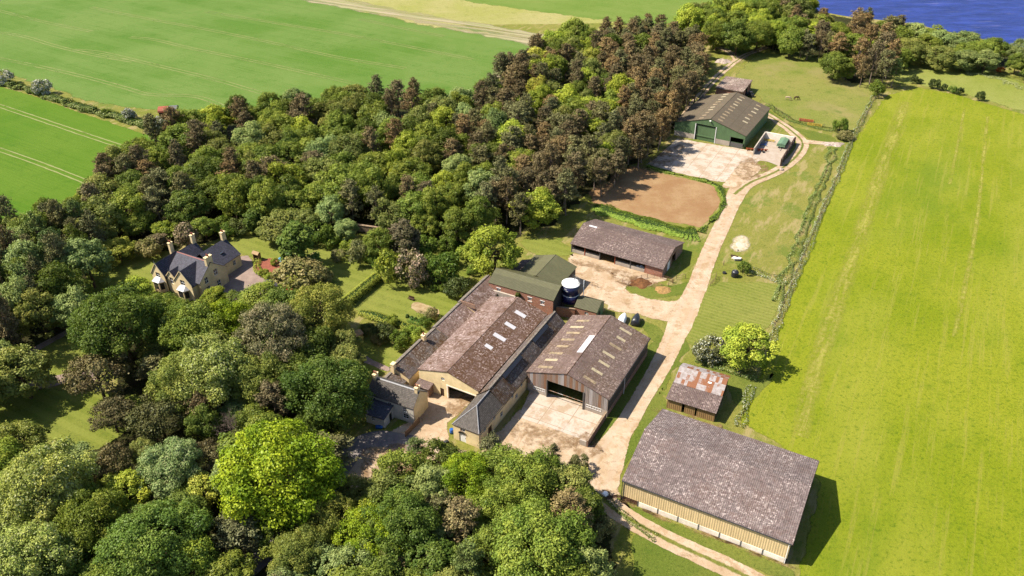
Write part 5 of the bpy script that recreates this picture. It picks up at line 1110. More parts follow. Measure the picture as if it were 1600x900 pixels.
# --- in-between trees of the lower woods
def pick_low(X, Y):
    k = random.choice(['mid', 'dark', 'olive', 'mid', 'lime', 'pale', 'opine']); return k, U(3.0, 4.8), U(6, 10)
fill([(270, 450), (430, 455), (545, 490), (548, 560), (545, 640), (500, 700), (430, 690), (300, 690), (250, 640), (235, 560), (210, 480)], pick_low, 22, .6, 5, [[(220, 380), (345, 380), (400, 480), (330, 490), (290, 476), (235, 460)]])
fill([(-60, 690), (140, 690), (300, 690), (470, 790), (380, 940), (-60, 960)], pick_low, 18, .6, 5)
fill([(450, 850), (560, 770), (700, 720), (850, 730), (910, 770), (900, 850), (930, 900), (900, 950), (400, 960)], pick_low, 26, .58, 5)
# --- trees along the coast
def pick_coast(X, Y):
    if 1225 < X < 1420 and random.random() < .33: return random.choice(['rust', 'brown', 'opine']), U(2.8, 3.6), U(10, 13)
    if X > 1430: k = random.choice(['pale', 'olive', 'mid', 'mid']); return k, U(4.6, 6.4), U(8, 10.5)
    k = random.choice(['lime', 'mid', 'mid', 'mid', 'olive', 'lime']); return k, U(4.6, 6.6), (U(8.5, 10.5) if X > 1262 else U(11, 14))
COAST = [(1066, 44), (1090, 22), (1150, 6), (1210, -8), (1245, -6), (1276, 22), (1330, 42), (1400, 45), (1450, 52), (1500, 64), (1560, 74), (1640, 84), (1660, 125), (1590, 112), (1530, 98), (1470, 92), (1425, 82), (1410, 98), (1345, 92), (1300, 78), (1240, 74), (1205, 66), (1150, 66), (1100, 56)]
n2 = fill(COAST, pick_coast, 85, .56, 7.0)
fill([(1170, -40), (1215, -60), (1240, -14), (1200, 0)], pick_coast, 8, .7, 7.0)

# --- place them, with a label that says which one
ORD = ['first', 'second', 'third', 'fourth', 'fifth', 'sixth', 'seventh', 'eighth', 'ninth', 'tenth', 'eleventh', 'twelfth', 'thirteenth', 'fourteenth', 'fifteenth', 'sixteenth', 'seventeenth', 'eighteenth', 'nineteenth', 'twentieth']
MARK = [((300, 410), 'by the farmhouse'), ((300, 330), 'behind the farmhouse'), ((420, 260), 'beyond the farmhouse lawn'), ((200, 260), "at the wood's field corner"), ((330, 180), 'near the field shelter'), ((470, 165), 'under the wheel-marked field'), ((640, 165), 'at the dry field corner'), ((570, 260), 'in the middle of the wood'), ((660, 345), 'behind the walled garden'), ((780, 300), 'above the garden tree'), ((720, 230), "in the wood's dip"), ((860, 240), 'above the cattle shed'), ((820, 130), 'by the dry field margin'), ((900, 90), 'near the top of the wood'), ((960, 170), 'left of the green barn'), ((960, 260), 'by the bare paddock'), ((1010, 70), "at the wood's far end"), ((1070, 120), 'by the upper track'), ((1050, 190), 'beside the green barn'),
 ((50, 400), 'left of the farmhouse'), ((70, 480), 'above the small west lawn'), ((20, 590), 'by the drive at the left'), ((170, 600), 'beside the shaded lawn'), ((60, 720), 'below the shaded lawn'), ((80, 850), 'in the lower left wood'), ((230, 800), 'in the wood left of the lane'), ((430, 740), 'beside the woodland lane'), ((300, 520), 'in front of the farmhouse'), ((430, 540), 'between the farmhouse and the cottage'), ((500, 600), 'beside the cottage'), ((470, 460), 'below the farmhouse drive'), ((330, 660), 'in the wood below the farmhouse'), ((600, 440), 'in the walled garden'), ((620, 515), 'by the kitchen bed'), ((540, 365), 'at the top of the garden'), ((690, 400), 'beside the curved lawn'), ((773, 390), 'by the green-roofed barn'),
 ((520, 820), 'at the lane end'), ((640, 740), 'below the arched door'), ((740, 740), 'below the hipped range'), ((850, 740), 'below the concrete apron'), ((900, 830), 'by the rutted track'), ((650, 860), 'at the bottom left of centre'), ((800, 860), 'at the bottom centre'),
 ((1164, 547), 'beside the striped plot'), ((1160, 420), 'by the black tank'), ((1320, 210), 'at the field gateway'), ((1380, 110), 'in the clump by the horse paddock'), ((1374, 147), 'on the paddock corner'), ((1480, 150), 'on the pasture boundary'), ((1110, 40), 'at the coastal left end'), ((1190, 50), 'over the upper track'), ((1260, 40), 'behind the horse paddock'), ((1340, 50), 'below the sea'), ((1430, 65), 'above the meadow'), ((1520, 85), 'over the flowering meadow'), ((1600, 105), 'at the coastal right end'), ((1230, -20), 'at the coastal top edge'),
 ((30, 110), 'on the field hedge'), ((120, 150), 'on the field hedge'), ((230, 175), 'on the field hedge by the field shelter')]
names = dict(pine='pine_tree', tree='tree', shrub='shrub', hawthorn='hawthorn')
info = []
for x, y, rad, h, kind in TREES:
    X, Y, Z = proj(x, y, h * .6)
    if X < -140 or X > 1720 or Y < -70 or Y > 1010: continue
    mk = min(MARK, key=lambda m: (m[0][0] - X) ** 2 + (1.6 * (m[0][1] - Y)) ** 2)[1]
    info.append((x, y, rad, h, kind, X, Y, mk))
cell = {}
for i, t_ in enumerate(info): cell.setdefault((KIND[t_[4]][2], t_[7]), []).append(i)
LBL = {}
for (words, mk), ids in cell.items():
    ids.sort(key=lambda i: info[i][5])
    for r_, i in enumerate(ids):
        if len(ids) == 1: LBL[i] = f'{words} {mk}'
        elif len(ids) == 2: LBL[i] = f'{words} {mk}, ' + ('left' if r_ == 0 else 'right') + ' of the two'
        else: LBL[i] = f'{words} {mk}, ' + (ORD[r_] + ' from left' if r_ < len(ORD) else f'{r_ + 1}th from left')
GRP = dict(pine='pines', tree='leafy trees', shrub='garden and hedge shrubs', hawthorn='flowering hawthorns')
for i, (x, y, rad, h, kind, X, Y, mk) in enumerate(info):
    shp, alb, words, cat, cm, hk = KIND[kind]
    if shp == 'broad' and rad > 6.2: shp = 'large'
    if shp == 'large' and rad < 4.2: shp = 'broad'
    cme, tme, r0, h0 = PROTO[shp, random.randrange(NP[shp])]
    if cm: cme = variant(cme, cm)
    root = bpy.data.objects.new(dict(pine='pine_tree', tree='tree', shrub='shrub', hawthorn='hawthorn')[cat] if kind != 'bare' else 'bare_tree', None); link(root)
    root.location = (x, y, 0); root.rotation_euler = (R(U(-3, 3)), R(U(-3, 3)), U(0, 6.28)); root.scale = (rad / r0 * U(.95, 1.25), rad / r0 * U(.92, 1.15), h / h0 * U(.94, 1.08))
    tag(root, LBL[i], cat, GRP[cat])
    v = U(.78, 1.25); hsh = U(-.06, .06)
    for nm, me in (('branches' if kind == 'bare' else 'crown', cme), ('trunk', tme)):
        o = bpy.data.objects.new(nm, me); link(o, root); o.color = (min(1, alb[0] * v * (1 + hsh)), min(1, alb[1] * v), alb[2] * v * (1 - hsh), 1)
for l_ in LBL.values():
    if len(l_.split()) > 16: print('LONG', l_)
print('TREES', len(info), n1, n2, {c: sum(1 for t_ in info if KIND[t_[4]][3] == c) for c in GRP})

# ---------------------------------------------------------------- hedges and flowering verges
def hedge(name, pix, width, height, mat, color, label, cat, per=70, leaf=.28, world=False, group=None, kind=None, core=True, fl=None, ragged=.25):
    P = [at(*p).to_2d() for p in pix]; P = resample(smooth_pts(P, False, 5), .8, False); Ps, Ns = [], []; mb = MB()
    for i in range(len(P) - 1):
        a, b = P[i], P[i + 1]; d = (b - a).normalized(); nr = Vector((-d.y, d.x)); L = (b - a).length; n = int(per * L)
        wv = 1 + ragged * mnoise.noise((a.x * .25, a.y * .25, 1.0)) * 2; hv = 1 + ragged * mnoise.noise((a.x * .3, a.y * .3, 7.0)) * 2; hw = width / 2 * wv; hh_ = height * hv
        u = rng.random(n); th = rng.random(n) * math.pi; ct = np.sign(np.cos(th)) * np.abs(np.cos(th)) ** .5; stt = np.abs(np.sin(th)) ** .5; rr_ = 1 - .25 * rng.random(n) ** 2
        x = a.x + d.x * L * u + nr.x * ct * hw * rr_; y = a.y + d.y * L * u + nr.y * ct * hw * rr_; z = stt * hh_ * rr_ + .02
        Ps.append(np.stack([x, y, z], 1)); Ns.append(np.stack([nr.x * ct, nr.y * ct, stt + .2], 1) + .5 * unit(n))
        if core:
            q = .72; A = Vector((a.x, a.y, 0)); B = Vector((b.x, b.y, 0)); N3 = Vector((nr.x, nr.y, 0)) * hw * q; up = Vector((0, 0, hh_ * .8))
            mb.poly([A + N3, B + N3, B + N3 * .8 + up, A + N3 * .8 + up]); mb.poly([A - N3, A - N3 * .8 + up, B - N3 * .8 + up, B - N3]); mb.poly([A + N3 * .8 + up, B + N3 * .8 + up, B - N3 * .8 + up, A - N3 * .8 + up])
    P_ = np.concatenate(Ps); me = leaves_mesh(name, P_, np.concatenate(Ns), leaf, np.clip(rng.random(len(P_)) * .7 + .15, 0, 1), M[mat], fl=None if fl is None else fl(P_))
    o = link(bpy.data.objects.new(name, me)); o.color = color; tag(o, label, cat, group, kind)
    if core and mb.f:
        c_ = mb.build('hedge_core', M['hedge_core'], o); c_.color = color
    return o
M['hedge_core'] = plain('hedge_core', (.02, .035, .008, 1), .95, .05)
hedge('clipped_hedge', [(541, 475), (558, 461), (577, 446), (592, 434)], 3.0, 2.4, 'leaf', G(184, 192, 78), 'clipped lime green hedge with rounded end across the walled garden', 'hedge', 190, .24, ragged=.05)
hedge('garden_hedge', [(562, 486), (590, 494), (625, 506), (655, 518)], 2.6, 1.0, 'leaf', G(184, 192, 78), 'low lime green hedge along the near side of the garden lawn', 'hedge', 120, .24)
hedge('paddock_hedge', [(930, 326), (965, 338), (1000, 349), (1040, 361), (1072, 370), (1090, 371)], 5.6, .5, 'leaf', G(150, 178, 70, .6), 'broad leafy green bank along the near side of the bare paddock', 'hedge', 230, .28, ragged=.35)
hedge('paddock_hedge', [(1096, 369), (1108, 356), (1124, 340), (1133, 324), (1130, 306), (1121, 295), (1085, 284), (1050, 275), (1015, 264)], 1.7, .45, 'leaf', G(144, 166, 66, .55), 'narrow rough bank along the far and right sides of the bare paddock', 'hedge', 90, .26, ragged=.8)
hedge('field_hedge', [(-70, 96), (0, 114), (40, 126), (90, 143), (140, 161), (190, 174), (225, 186), (262, 194)], 4.2, 1.7, 'leaf_fleck', G(116, 132, 56), 'ragged field hedge between the two cereal fields', 'hedge', 90, .4, ragged=.5)
hedge('back_hedge', [(650, 372), (690, 382), (730, 390), (752, 398)], 3.0, 2.0, 'leaf', G(92, 112, 46), 'dark hedge behind the curved garden lawn', 'hedge', 110, .32)
hedge('cow_parsley', [(1372, 158), (1352, 195), (1330, 240), (1312, 285), (1290, 330), (1268, 385), (1245, 440), (1222, 490), (1208, 530), (1200, 556)], 1.8, .6, 'leaf_cow', G(142, 156, 84), 'strip of white cow parsley along the pasture fence', 'cow parsley', 70, .24, kind='stuff', core=False, ragged=.5)
hedge('cow_parsley', [(1304, 240), (1296, 275), (1275, 320), (1256, 370), (1238, 420), (1222, 450), (1214, 480)], 2.6, .5, 'leaf_fleck', G(130, 150, 78), 'strip of nettles and cow parsley inside the pasture fence', 'cow parsley', 100, .28, kind='stuff', core=False, ragged=.5)
hedge('cow_parsley', [(1170, 428), (1190, 436), (1212, 444), (1228, 446)], 3.0, .7, 'leaf_cow', G(122, 138, 66), 'white cow parsley crossing from the black tank to the fence', 'cow parsley', 80, .24, kind='stuff', core=False, ragged=.5)
hedge('cow_parsley', [(1172, 610), (1164, 630), (1158, 655), (1150, 675)], 1.8, .6, 'leaf_cow', G(122, 138, 66), 'white cow parsley beside the tin shed', 'cow parsley', 90, .22, kind='stuff', core=False, ragged=.5)
hedge('weeds', [(1086, 566), (1120, 578), (1150, 590), (1180, 597)], 2.6, .7, 'leaf_fleck', G(104, 126, 56), 'weeds under the trees beside the striped plot', 'weeds', 90, .26, kind='stuff', core=False, ragged=.5)
hedge('weeds', [(1405, 96), (1450, 104), (1500, 116), (1560, 132), (1620, 150)], 9, .5, 'leaf_fleck', G(150, 158, 96), 'pale flowering weeds below the coastal trees', 'weeds', 60, .4, kind='stuff', core=False, ragged=.5)
hedge('weeds', [(1205, 172), (1240, 196), (1275, 206), (1310, 214)], 2.5, .7, 'leaf', G(110, 130, 60), 'rough weeds along the near side of the horse paddock', 'weeds', 60, .3, kind='stuff', core=False, ragged=.6)
hedge('weeds', [(1215, 82), (1260, 92), (1300, 104)], 3.5, 1.0, 'leaf_fleck', G(110, 126, 58), 'rough weeds along the far side of the horse paddock', 'weeds', 70, .4, kind='stuff', core=False, ragged=.6)
hedge('vegetables', [(645, 492), (662, 500), (672, 506)], 4.2, .6, 'leaf', G(84, 124, 44), 'leafy vegetable patch beside the kitchen bed', 'vegetables', 110, .26, kind='stuff', core=False, ragged=.4)
hedge('weeds', [(940, 775), (960, 800), (990, 826), (1020, 846)], 1.4, .4, 'leaf_fleck', G(120, 130, 66), 'weeds on the bank where the rutted track leaves the yard', 'weeds', 70, .22, kind='stuff', core=False, ragged=.6)
hedge('flower_border', [(405, 400), (402, 414), (412, 424), (428, 432)], 1.8, .8, 'leaf', G(166, 178, 66), 'lime green border plants round the terracotta terrace', 'border', 130, .24, core=False)
# ================================================================ THINGS
def fence(name, pix, label, spacing=3.0, h=1.15, rails=(.45, .85, 1.1), mat='fence_wood', r=.05, wire=False, cat='fence', world=False):
    P = resample([at(*p).to_2d() for p in pix], .5, False); o0 = P[0]; st = site(name, label, cat, o0.x, o0.y, 90); acc = 0; last = None; posts = []
    for i, p in enumerate(P):
        if last is None or (p - last).length >= spacing: posts.append(p - o0); last = p
    for p in posts[:100]: MB().tube((p.x, p.y, -.2), (p.x, p.y, h), r, r, 6).build('post', M[mat], st)
    rl = MB()
    for a, b in zip(posts, posts[1:]):
        for z in rails: rl.tube((a.x, a.y, z), (b.x, b.y, z), .012 if wire else .035, None, 4)
    rl.build('wire' if wire else 'rails', M['steel'] if wire else M[mat], st); return st
fence('stock_fence', [(1376, 158), (1340, 222), (1302, 305), (1268, 382), (1238, 448), (1205, 528)], 'post and wire fence running down the left side of the yellow-green pasture', 2.8, 1.2, (.4, .8, 1.15), wire=True, r=.07)
fence('paddock_fence', [(1192, 168), (1212, 176), (1236, 194), (1275, 204), (1320, 214)], 'thin post and wire fence on the near side of the horse paddock', 4, 1.2, (.5, .9, 1.15), wire=True, r=.06)
fence('pen_fence', [(972, 446), (985, 452), (988, 444), (1008, 438), (1036, 440), (1052, 447)], 'rusty rail pen in front of the cattle shed brick bay', 1.3, 1.25, (.3, .6, .9, 1.2), 'rail', .05)
fence('pen_fence', [(1044, 452), (1057, 441), (1078, 439)], 'rusty rail fence from the cattle shed corner towards the track', 1.8, 1.2, (.5, 1.1), 'rail', .05)
fence('yard_rail', [(915, 446), (925, 449), (937, 453)], 'short metal rail at the yard edge behind the silo', 1.5, 1.1, (.5, 1.05), 'rail', .04)
fence('post_fence', [(1110, 452), (1117, 446), (1119, 438)], 'short timber fence end beside the track at the striped plot', .9, 1.3, (.4, .8, 1.2))
fence('track_fence', [(1156, 108), (1168, 100), (1180, 92)], 'weathered rail fence where the upper track splits', 3, 1.1, (.5, 1.0))
fence('boundary_fence', [(1378, 152), (1400, 150), (1412, 147)], 'grey rail fence closing the pasture corner under the pine clump', 2, 1.1, (.4, .75, 1.1))
w3 = site('garden_wall', 'old stone wall along the back of the walled garden under the wood', 'wall', *at(553, 356).to_2d(), 106)
L = (at(625, 372) - at(553, 356)).length
MB().box(0, L, 0, .5, -.3, 1.9).build('masonry', M['stone'], w3); MB().box(-.05, L + .05, -.08, .58, 1.902, 2.05).build('coping', M['stone'], w3)
# sand heap (a bright pool of spilled sand)
def heap(name, px, py, r, h, mat, label, cat, sx=1.0, n=26, rough=.25):
    p = at(px, py); v = [(0, 0, h)]; f = []; rings = 7
    for k in range(1, rings + 1):
        for i in range(n):
            a = 2 * math.pi * i / n; t = k / rings; rr_ = r * t * (1 + rough * mnoise.noise((math.cos(a) * 1.5 + px, math.sin(a) * 1.5, t)))
            v.append((rr_ * math.cos(a) * sx, rr_ * math.sin(a), max(-.05, h * (1 - t ** 1.4) * (1 + .35 * mnoise.noise((rr_ * math.cos(a) * 1.2, rr_ * math.sin(a) * 1.2, px)))) - (.06 if k == rings else 0)))
    for i in range(n): f.append((0, 1 + i, 1 + (i + 1) % n))
    for k in range(rings - 1):
        for i in range(n): f.append((1 + k * n + i, 1 + (k + 1) * n + i, 1 + (k + 1) * n + (i + 1) % n, 1 + k * n + (i + 1) % n))
    mb = MB(); mb.v = v; mb.f = f; o = mb.build(name, mat, None); o.location = p; return tag(o, label, cat)
M['white_sand'] = plain('white_sand', S(244, 230, 204, .37), .95, .1, var=.1, scale=2); M['rubble'] = plain('rubble', S(200, 180, 165, .45), .9, .1, var=.5, scale=2); M['muck'] = plain('muck', S(140, 96, 62, .4), .95, .1, var=.4, scale=2)
heap('sand_heap', 1158, 389, 1.7, .3, M['white_sand'], 'bright white spilled sand heap beside the farm track', 'sand heap', .9)
heap('rubble_heap', 1136, 102, 2.8, 1.0, M['rubble'], 'pale rubble heap in the fork of the upper track', 'rubble heap', 1.2, rough=.6)
heap('rubble_heap', 1305, 234, 2.2, .5, M['rubble'], 'low pale rubble heap at the end of the field gateway', 'rubble heap', 1.6, rough=.6)
heap('muck_heap', 1000, 446, 2.2, .8, M['muck'], 'brown muck heap inside the pen before the cattle shed', 'muck heap', 1.3, rough=.5)
heap('muck_heap', 1036, 457, 1.8, .4, M['straw'], 'low straw heap at the outer end of the cattle pen', 'straw heap', 1.4, rough=.5)
# pile of pale slabs
p = at(1150, 411); st = site('slab_pile', 'loose pile of pale slabs below the white sand heap', 'slabs', p.x, p.y, 110)
for k in range(9):
    o = MB().box(-.9, .9, -.3, .3, 0, .14).build('slab', M['concrete'] if k % 3 else M['dark_wood'], st); o.location = (U(-.6, .6), U(-.8, .8), .02 + .15 * (k // 2)); o.rotation_euler = (R(U(-4, 4)), R(U(-4, 4)), R(U(-35, 35)))
# black tank
p = at(1148, 438); st = site('water_tank', 'ribbed black plastic tank standing by the track', 'tank', p.x, p.y, 110)
MB().lathe([(.85, 0), (.9, .1), (.86, .3), (.9, .5), (.86, .7), (.9, .9), (.86, 1.1), (.9, 1.3), (.7, 1.6), (.3, 1.75)], 20).build('body', M['black'], st, True); MB().lathe([(.26, 1.74), (.26, 1.86), (.1, 1.88)], 14).build('lid', M['steel'], st)
p = at(1132, 433); tag(MB().lathe([(.3, 0), (.45, .05), (.5, .22), (.45, .4), (.3, .42), (.22, .3), (.22, .05)], 16).build('old_tyre', M['tyre'], None, True), 'black tyre lying between the track and the black tank', 'tyre').location = p
p = at(1131, 420); tag(MB().tube((0, 0, -.2), (0, 0, 1.2), .09, .08, 8).tube((0, 0, 1.2), (.1, 0, 1.25), .08, .02, 8).build('gate_post', M['fence_wood']), 'lone timber gate post beside the track below the slab pile', 'post').location = p
# covered loads behind the brown barn
def covered(px, py, az, L, Wd, H, mat, label):
    p = at(px, py); st = site('covered_boat', label, 'covered boat', p.x, p.y, az); v = []; f = []; n = 9; m = 12
    for i in range(n):
        t = i / (n - 1); w_ = Wd / 2 * (1 - .75 * max(0, t - .45) ** 1.6 / .38); hh_ = H * (.82 + .18 * math.sin(t * math.pi))
        for j in range(m):
            a = math.pi * j / (m - 1); v.append((t * L, -w_ * math.cos(a), .35 + hh_ * math.sin(a) ** .7 * (.8 if i in (0, n - 1) else 1)))
    for i in range(n - 1):
        for j in range(m - 1): f.append((i * m + j, (i + 1) * m + j, (i + 1) * m + j + 1, i * m + j + 1))
    f.append(tuple(range(m))[::-1]); f.append(tuple((n - 1) * m + j for j in range(m))); mb = MB(); mb.v = v; mb.f = f; mb.build('cover', mat, st, True)
    MB().box(.2, L - .5, -.5, .5, .2, .34).box(L - .5, L + .6, -.06, .06, .22, .32).build('trailer_frame', M['steel'], st)
    for y_ in (-Wd / 2 + .1, Wd / 2 - .1):
        o = MB().lathe([(.1, -.09), (.3, -.09), (.32, 0), (.3, .09), (.1, .09)], 14).build('wheel', M['tyre'], st); o.rotation_euler = (R(90), 0, 0); o.location = (L * .4, y_, .32)
covered(968, 511, 25, 3.4, 1.8, 1.3, M['silo_top'], 'white covered boat on a trailer behind the brown-roofed barn')
covered(990, 514, 20, 3.4, 2.0, 1.7, M['black'], 'black covered boat on a trailer behind the brown-roofed barn')
# cars
def car(px, py, az, paint, label):
    p = at(px, py); st = site('parked_car', label, 'car', p.x, p.y, az)
    body = [(-2.1, .3), (2.1, .3), (2.15, .6), (2.0, .82), (1.1, .92), (-1.9, .95), (-2.15, .75)]; cab = [(1.0, .9), (.35, 1.42), (-1.25, 1.45), (-1.85, .93)]
    fn = lambda a, p_, q: (p_, a, q)
    b = MB().prism(body, fn, -.86, .86).build('body', paint, st)
    bv = b.modifiers.new('bevel', 'BEVEL'); bv.width = .08; bv.segments = 2
    MB().prism([(x_ * 1.0, z_) for x_, z_ in cab], fn, -.74, .74).build('cabin_glass', M['glass'], st)
    MB().prism([(.3, 1.4), (.3, 1.47), (-1.25, 1.5), (-1.3, 1.43)], fn, -.7, .7).build('car_roof', paint, st)
    for x_ in (-1.3, 1.35):
        for y_ in (-.82, .82):
            o = MB().lathe([(.2, -.1), (.31, -.1), (.33, 0), (.31, .1), (.2, .1)], 16).build('wheel', M['tyre'], st); o.rotation_euler = (R(90), 0, 0); o.location = (x_, y_, .33)
    for y_ in (-.6, .6): MB().box(2.1, 2.17, y_ - .18, y_ + .18, .58, .72).build('headlight', M['silo_top'], st)
car(424, 441, 100, plain('dusky_paint', S(90, 75, 90, .35), .25, .6, var=.05), 'dusky car parked on the farmhouse drive')
car(346, 896, 105, plain('silver_paint', S(190, 195, 205, .4), .25, .6, var=.05), 'silver car half hidden under trees on the woodland lane')
# quad bike and barrel by the arched door
p = at(690, 694); st = site('quad_bike', 'black quad bike on the gravel before the arched door', 'quad bike', p.x, p.y, 60)
MB().prism([(-.9, .55), (-.5, .8), (.1, .75), (.3, .95), (.75, .9), (1.0, .6), (.6, .42), (-.6, .42)], lambda a, p_, q: (p_, a, q), -.28, .28).build('body', M['black'], st)
MB().prism([(-.75, .82), (0, .8), (.02, .9), (-.7, .98)], lambda a, p_, q: (p_, a, q), -.2, .2).build('saddle', M['dark'], st); MB().tube((.45, -.45, 1.15), (.45, .45, 1.15), .03).tube((.5, 0, .9), (.45, 0, 1.15), .04).build('handlebar', M['steel'], st)
for x_ in (-.65, .7):
    for y_ in (-.5, .5):
        o = MB().lathe([(.12, -.14), (.28, -.14), (.32, 0), (.28, .14), (.12, .14)], 14).build('wheel', M['tyre'], st); o.rotation_euler = (R(90), 0, 0); o.location = (x_, y_, .32)
p = at(702, 675); tag(MB().lathe([(.36, 0), (.4, .05), (.4, .42), (.42, .45), (.4, .48), (.4, .95), (.36, 1.05), (.3, 1.05)], 18).build('barrel', M['blue'], None, True), 'bright blue plastic barrel against the hipped range wall', 'barrel').location = p
p = at(589, 665); tag(MB().box(-.6, .6, -.3, .3, .02, .4).box(-.7, .7, -.4, .4, .402, .46).build('storage_box', M['blue']), 'pale blue box on the ground before the cottage porch', 'box').location = p
for k, (q, lab) in enumerate((((654, 603), 'dark wheelie bin left of the store by the mossy barn'), ((658, 606), 'dark wheelie bin right of its twin by the mossy barn'))):
    p = at(*q); st = site('wheelie_bin', lab, 'bin', p.x, p.y, 100, group='wheelie bins by the mossy barn')
    MB().prism([(-.25, .08), (.25, .08), (.3, .95), (-.3, .95)], lambda a, p_, z_: (p_, a, z_), -.28, .28).build('body', M['dark'], st); MB().prism([(-.33, .955), (.33, .955), (.3, 1.05), (-.33, 1.0)], lambda a, p_, z_: (p_, a, z_), -.31, .31).build('lid', M['black'], st)
# machinery in the bunker
p = at(1186, 243); st = site('plough', 'orange-red plough frame lying by the bunker wall', 'plough', p.x, p.y, 105)
MB().tube((-3.4, 0, .7), (3.4, .5, .7), .14).tube((-3.2, -.8, .5), (-3.2, .8, .5), .1).build('beam', M['orange'], st)
for k in range(6):
    o = MB().prism([(0, 0), (.7, .1), (.9, .5), (.3, .9), (-.1, .8)], lambda a, p_, q: (p_, a, q), -.06, .06).build('ploughshare', M['red_paint'], st); o.location = (-2.8 + k * 1.05, .1 * k - .3, .02); o.rotation_euler = (0, 0, R(35))
MB().lathe([(.15, -.12), (.42, -.12), (.45, 0), (.42, .12), (.15, .12)], 16).build('wheel', M['tyre'], st).location = (2.0, -.8, .45)
p = at(1195, 233); st = site('roller', 'blue farm roller inside the bunker beside the orange plough', 'roller', p.x, p.y, 60)
MB().tube((-1.3, 0, .45), (1.3, 0, .45), .42, .42, 18).build('drum', M['steel'], st); MB().box(-1.5, 1.5, -.65, -.52, .4, .55).box(-1.5, -1.38, -.52, .1, .4, .55).box(1.38, 1.5, -.52, .1, .4, .55).box(-.08, .08, -2.0, -.66, .42, .53).build('frame', M['blue'], st)
p = at(1206, 228); st = site('implement', 'yellow mounted implement in the middle of the bunker', 'implement', p.x, p.y, 115)
MB().box(-1.6, 1.6, -.5, -.35, .35, .55).box(-1.6, 1.6, .35, .5, .35, .55).box(-1.6, -1.45, -.35, .35, .35, .55).box(1.45, 1.6, -.35, .35, .35, .55).box(-.1, .1, -.35, .35, .37, .53).build('frame', M['yellow'], st)
for k in range(5): MB().tube((-1.3 + k * .65, -.43, .34), (-1.3 + k * .65, -.6, 0), .05).build('tine', M['yellow'], st)
p = at(1224, 238); st = site('sheeted_trailer', 'green sheeted trailer standing against the dark bunker wall', 'trailer', p.x, p.y, 28)
MB().box(-1.2, 7.0, -1.35, 1.35, .75, .9).build('bed', M['green_paint'], st); MB().prism([(-1.3, .9), (1.3, .9), (1.3, 1.5), (0, 1.85), (-1.3, 1.5)], lambda a, p_, q: (a, p_, q), -1.0, 6.8).build('sheet', M['green_paint'], st); MB().box(-3.2, -1.2, -.06, .06, .6, .75).build('drawbar', M['steel'], st)
for x_ in (3.6, 4.8):
    for y_ in (-1.25, 1.25):
        o = MB().lathe([(.15, -.14), (.42, -.14), (.45, 0), (.42, .14), (.15, .14)], 14).build('wheel', M['tyre'], st); o.rotation_euler = (R(90), 0, 0); o.location = (x_, y_, .45)
p = at(1128, 229); tag(MB().box(-.9, .9, -.5, .5, 0, .5).box(-.7, -.1, -.35, .3, .502, .85).build('pallet_load', M['navy']), 'dark blue pallet load against the green barn front wall', 'pallet').location = p
for q, lab, mt in (((1264, 198), 'rusty red harrow on the verge below the horse paddock', 'orange'), ((1277, 205), 'yellow-orange harrow on the verge below the horse paddock', 'yellow')):
    p = at(*q); st = site('harrow', lab, 'harrow', p.x, p.y, 112); g = MB()
    for y_ in (-1.0, -.3, .4, 1.0): g.box(-2.4, 2.4, y_ - .07, y_ + .07, .4, .55)
    for x_ in (-2.3, -.8, .8, 2.2): g.box(x_, x_ + .12, -1.0, 1.0, .56, .66)
    g.build('frame', M[mt], st); t2 = MB()
    for x_ in range(9):
        for y_ in (-1.0, -.3, .4, 1.0): t2.tube((-2.2 + x_ * .55, y_, .4), (-2.2 + x_ * .55, y_ - .12, 0), .035, .02, 4)
    t2.build('tines', M['rail'], st)
p = at(1176, 157); st = site('machinery', 'dark machinery parked in the shade right of the flat-roofed building', 'machinery', p.x, p.y, 120)
MB().box(-1.5, 1.5, -.6, .6, .5, 1.2).box(-.4, .9, -.5, .5, 1.202, 1.9).build('body', M['dark'], st)
for x_ in (-1, 1):
    for y_ in (-.75, .75):
        o = MB().lathe([(.2, -.16), (.55, -.16), (.6, 0), (.55, .16), (.2, .16)], 16).build('wheel', M['tyre'], st); o.rotation_euler = (R(90), 0, 0); o.location = (x_, y_, .6)
# garden things
p = at(424, 411); st = site('terrace', 'round terracotta terrace beside the farmhouse drive', 'terrace', p.x, p.y, 118)
MB().lathe([(4.3, -.05), (4.3, .18), (4.1, .2)], 28).build('paving', M['terracotta'], st); st.scale = (1.1, .9, 1)
p = at(403, 399); st = site('arbour', 'small wooden arbour at the edge of the terracotta terrace', 'arbour', p.x, p.y, 118)
MB().box(-.9, .9, .5, .6, 0, 1.9).box(-.9, -.8, -.4, .498, 0, 1.8).box(.8, .9, -.4, .498, 0, 1.8).build('sides', M['timber'], st); MB().prism([(-.6, 1.85), (.1, 2.4), (.8, 1.85), (.8, 1.95), (.1, 2.5), (-.6, 1.95)], lambda a, p_, q: (a, p_, q), -1.05, 1.05).build('roof', M['timber'], st); MB().box(-.79, .79, -.1, .49, .45, .52).build('seat', M['timber'], st)
p = at(443, 400); st = site('paddling_pool', 'small round pale blue paddling pool by the terrace', 'pool', p.x, p.y, 90)
MB().lathe([(1.2, 0), (1.25, .1), (1.2, .4), (1.0, .45), (.95, .38)], 22).build('rim', plain('pale_blue', S(120, 195, 235, .4), .4, .5, var=.1), st, True); MB().lathe([(1.0, .05), (1.0, .3)], 22).build('water', plain('pool_water', S(90, 170, 220, .4), .1, .5, var=.05), st)
p = at(556, 528); st = site('garden_shed', 'small brown timber garden shed beside the garden path', 'garden shed', p.x, p.y, 45)
